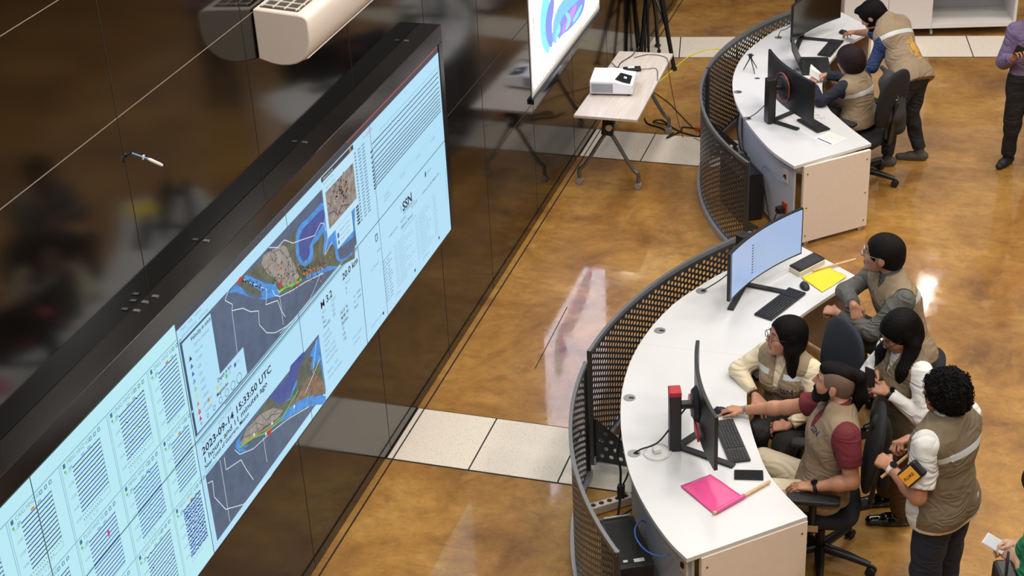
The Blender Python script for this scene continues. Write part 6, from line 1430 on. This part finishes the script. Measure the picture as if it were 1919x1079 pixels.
# things in hands
st = MB(); A_, B2 = Vector(aty(1701, 853, -.87)), Vector(aty(1652, 894, -.89)); st.tube([A_ + (A_ - B2) * .6, B2], .0085, 10); o = st.build('wooden_stick', STICK, smooth=True); props(o, 'pale wooden stick in the hand of the curly-haired person', 'stick')
cs = thing('tool_case', 'black case with an orange label under the arm of the curly-haired person', 'case', (3.37, -.93, 1.1))
a0, a1, a2, a3 = [Vector(aty(*q_, yy)) for q_, yy in (((1672, 890), -1.08), ((1722, 848), -1.06), ((1738, 892), -1.10), ((1698, 926), -1.12))]
cc = (a0 + a1 + a2 + a3) / 4; nrm = (a1 - a0).cross(a3 - a0).normalized(); nrm = nrm if nrm.y < 0 else -nrm
X_ = ((a1 - a0) + (a2 - a3)).normalized(); Y_ = nrm.cross(X_).normalized(); Y_ = Y_ if Y_.z > 0 else -Y_; cc = cc - nrm * .02
q = MB(); q.bar(cc - X_ * .064, cc + X_ * .064, .05, .095, up=tuple(Y_)); q.build('case_body', BLKP, cs, bevel=.012)
lb = cc + nrm * .026 - X_ * .012; q = MB(); q.bar(lb - X_ * .044, lb + X_ * .044, .004, .074, up=tuple(Y_)); lbl = q.build('orange_label', mat('orange_label', (232, 160, 50), .5), cs, bevel=.001)
vs_, fs_ = text_tris('FLUKE', .023, .0006); q = MB(); sgn = 1 if X_.x > 0 else -1
q.add([lb + nrm * .0032 + X_ * sgn * (v_.x - .034) + Y_ * (v_.y - .009) for v_ in vs_], fs_); q.build('lettering', mat('brown_ink', (90, 60, 30), .5), lbl)
pc = thing('smartphone', 'dark phone in the hands of the standing person with black glasses', 'phone', (3.10, -.12, 1.15)); q = MB(); q.bar((3.085, -.16, 1.115), (3.075, -.15, 1.235), .07, .011, up=(-.6, -.75, 0)); q.build('case', BLKP, pc, bevel=.003)
q = MB(); A_ = Vector(aty(1518, 128, 4.97)); B2 = Vector(aty(1535, 138, 4.95)); q.add([A_, B2, B2 + Vector((.02, .05, -.02)), A_ + Vector((0, .05, .02))], [(0, 1, 2, 3)]); q.add([A_, B2, B2 + Vector((.01, -.02, -.06)), A_ + Vector((-.0, -.02, -.05))], [(0, 1, 2, 3)]); o = q.build('folded_note', MATS['paper'], solid=.001); props(o, 'small folded note in the hand of the seated short-haired person', 'paper')
q = MB(); c = Vector((2.385, 5.69, .80)); q.bar(c - Vector((.03, -.03, 0)), c + Vector((.04, -.04, .02)), .05, .01); o = q.build('smartphone', mat('peach_case', (210, 150, 124), .5), bevel=.003); props(o, 'peach coloured phone in the lower hand of the person with the golden emblem', 'phone')

# ================================================================ CHAIRS, BAGS
def ang(x, y): return math.atan2(y, x)
office_chair('black office chair under the bearded person in the wine red shirt', 2.875, -.40, ang(-.95, -.1), seat_z=.47, star=.35)
office_chair('office chair with rounded navy backrest behind the seated person in the cream sweater', 2.63, .42, ang(-.75, -.55), seat_z=.46, fabric=NAVYF, star=.1, back_h=.50)
office_chair('black office chair under the leaning person with silver glasses', 3.24, 1.14, ang(-1, .0), seat_z=.52, star=.6, arms=False, back_h=0)
office_chair('black office chair under the short-haired person at the far desk', 2.50, 4.90, ang(-.9, .45), seat_z=.46, star=-.35)
def bag(label, pts, r, m, ring=None, name='backpack', loc=(0, 0, 0)):
    t = thing(name, label, 'bag', loc); F_ = Field()
    for a, b_, ra, rb in pts: F_.cap(a, b_, ra, rb, k=.05)
    F_.post = lambda P, d: d + .006 * folds(P, .9, 2.0)
    vs, qs = F_.mesh(.007); nmesh('bag_body', vs, qs, m, t)
    if ring is not None:
        c, n_ = Vector(ring[0]), Vector(ring[1]).normalized(); a = n_.orthogonal().normalized(); b_ = n_.cross(a); q = MB(); q.tube([c + (a * math.cos(k * .5236) + b_ * math.sin(k * .5236)) * .022 for k in range(13)], .0045, 7, cap=False); q.build('metal_ring', MATS['chrome'], t, smooth=True)
    return t
CHAR = mat('charcoal_cloth', (50, 50, 50), .8, var=.15, bump=.2, bscale=200)
bag('dark grey backpack hanging on the chair back between the two people at the far desk', [((2.70, 4.86, .95), (2.74, 4.84, .68), .085, .105), ((2.76, 4.93, .90), (2.78, 4.92, .55), .07, .085), ((2.70, 4.90, 1.0), (2.62, 5.0, 1.03), .03, .02), ((2.70, 4.78, .85), (2.72, 4.78, .48), .02, .018)], .1, CHAR, ring=((2.77, 4.76, .86), (.3, -1, .2)), loc=(2.66, 4.95, .6))
bag('black jacket bundled over the chair back behind the bearded person', [((3.17, -.38, 1.02), (3.20, -.36, .78), .055, .075), ((3.15, -.22, .98), (3.18, -.22, .70), .05, .07), ((3.19, -.30, .75), (3.21, -.33, .58), .05, .03)], .1, mat('black_cloth', (22, 23, 25), .85, bump=.25, bscale=200), name='jacket', ring=(aty(1653, 774, -.28), (.3, -1, .3)), loc=(3.17, -.3, .6))
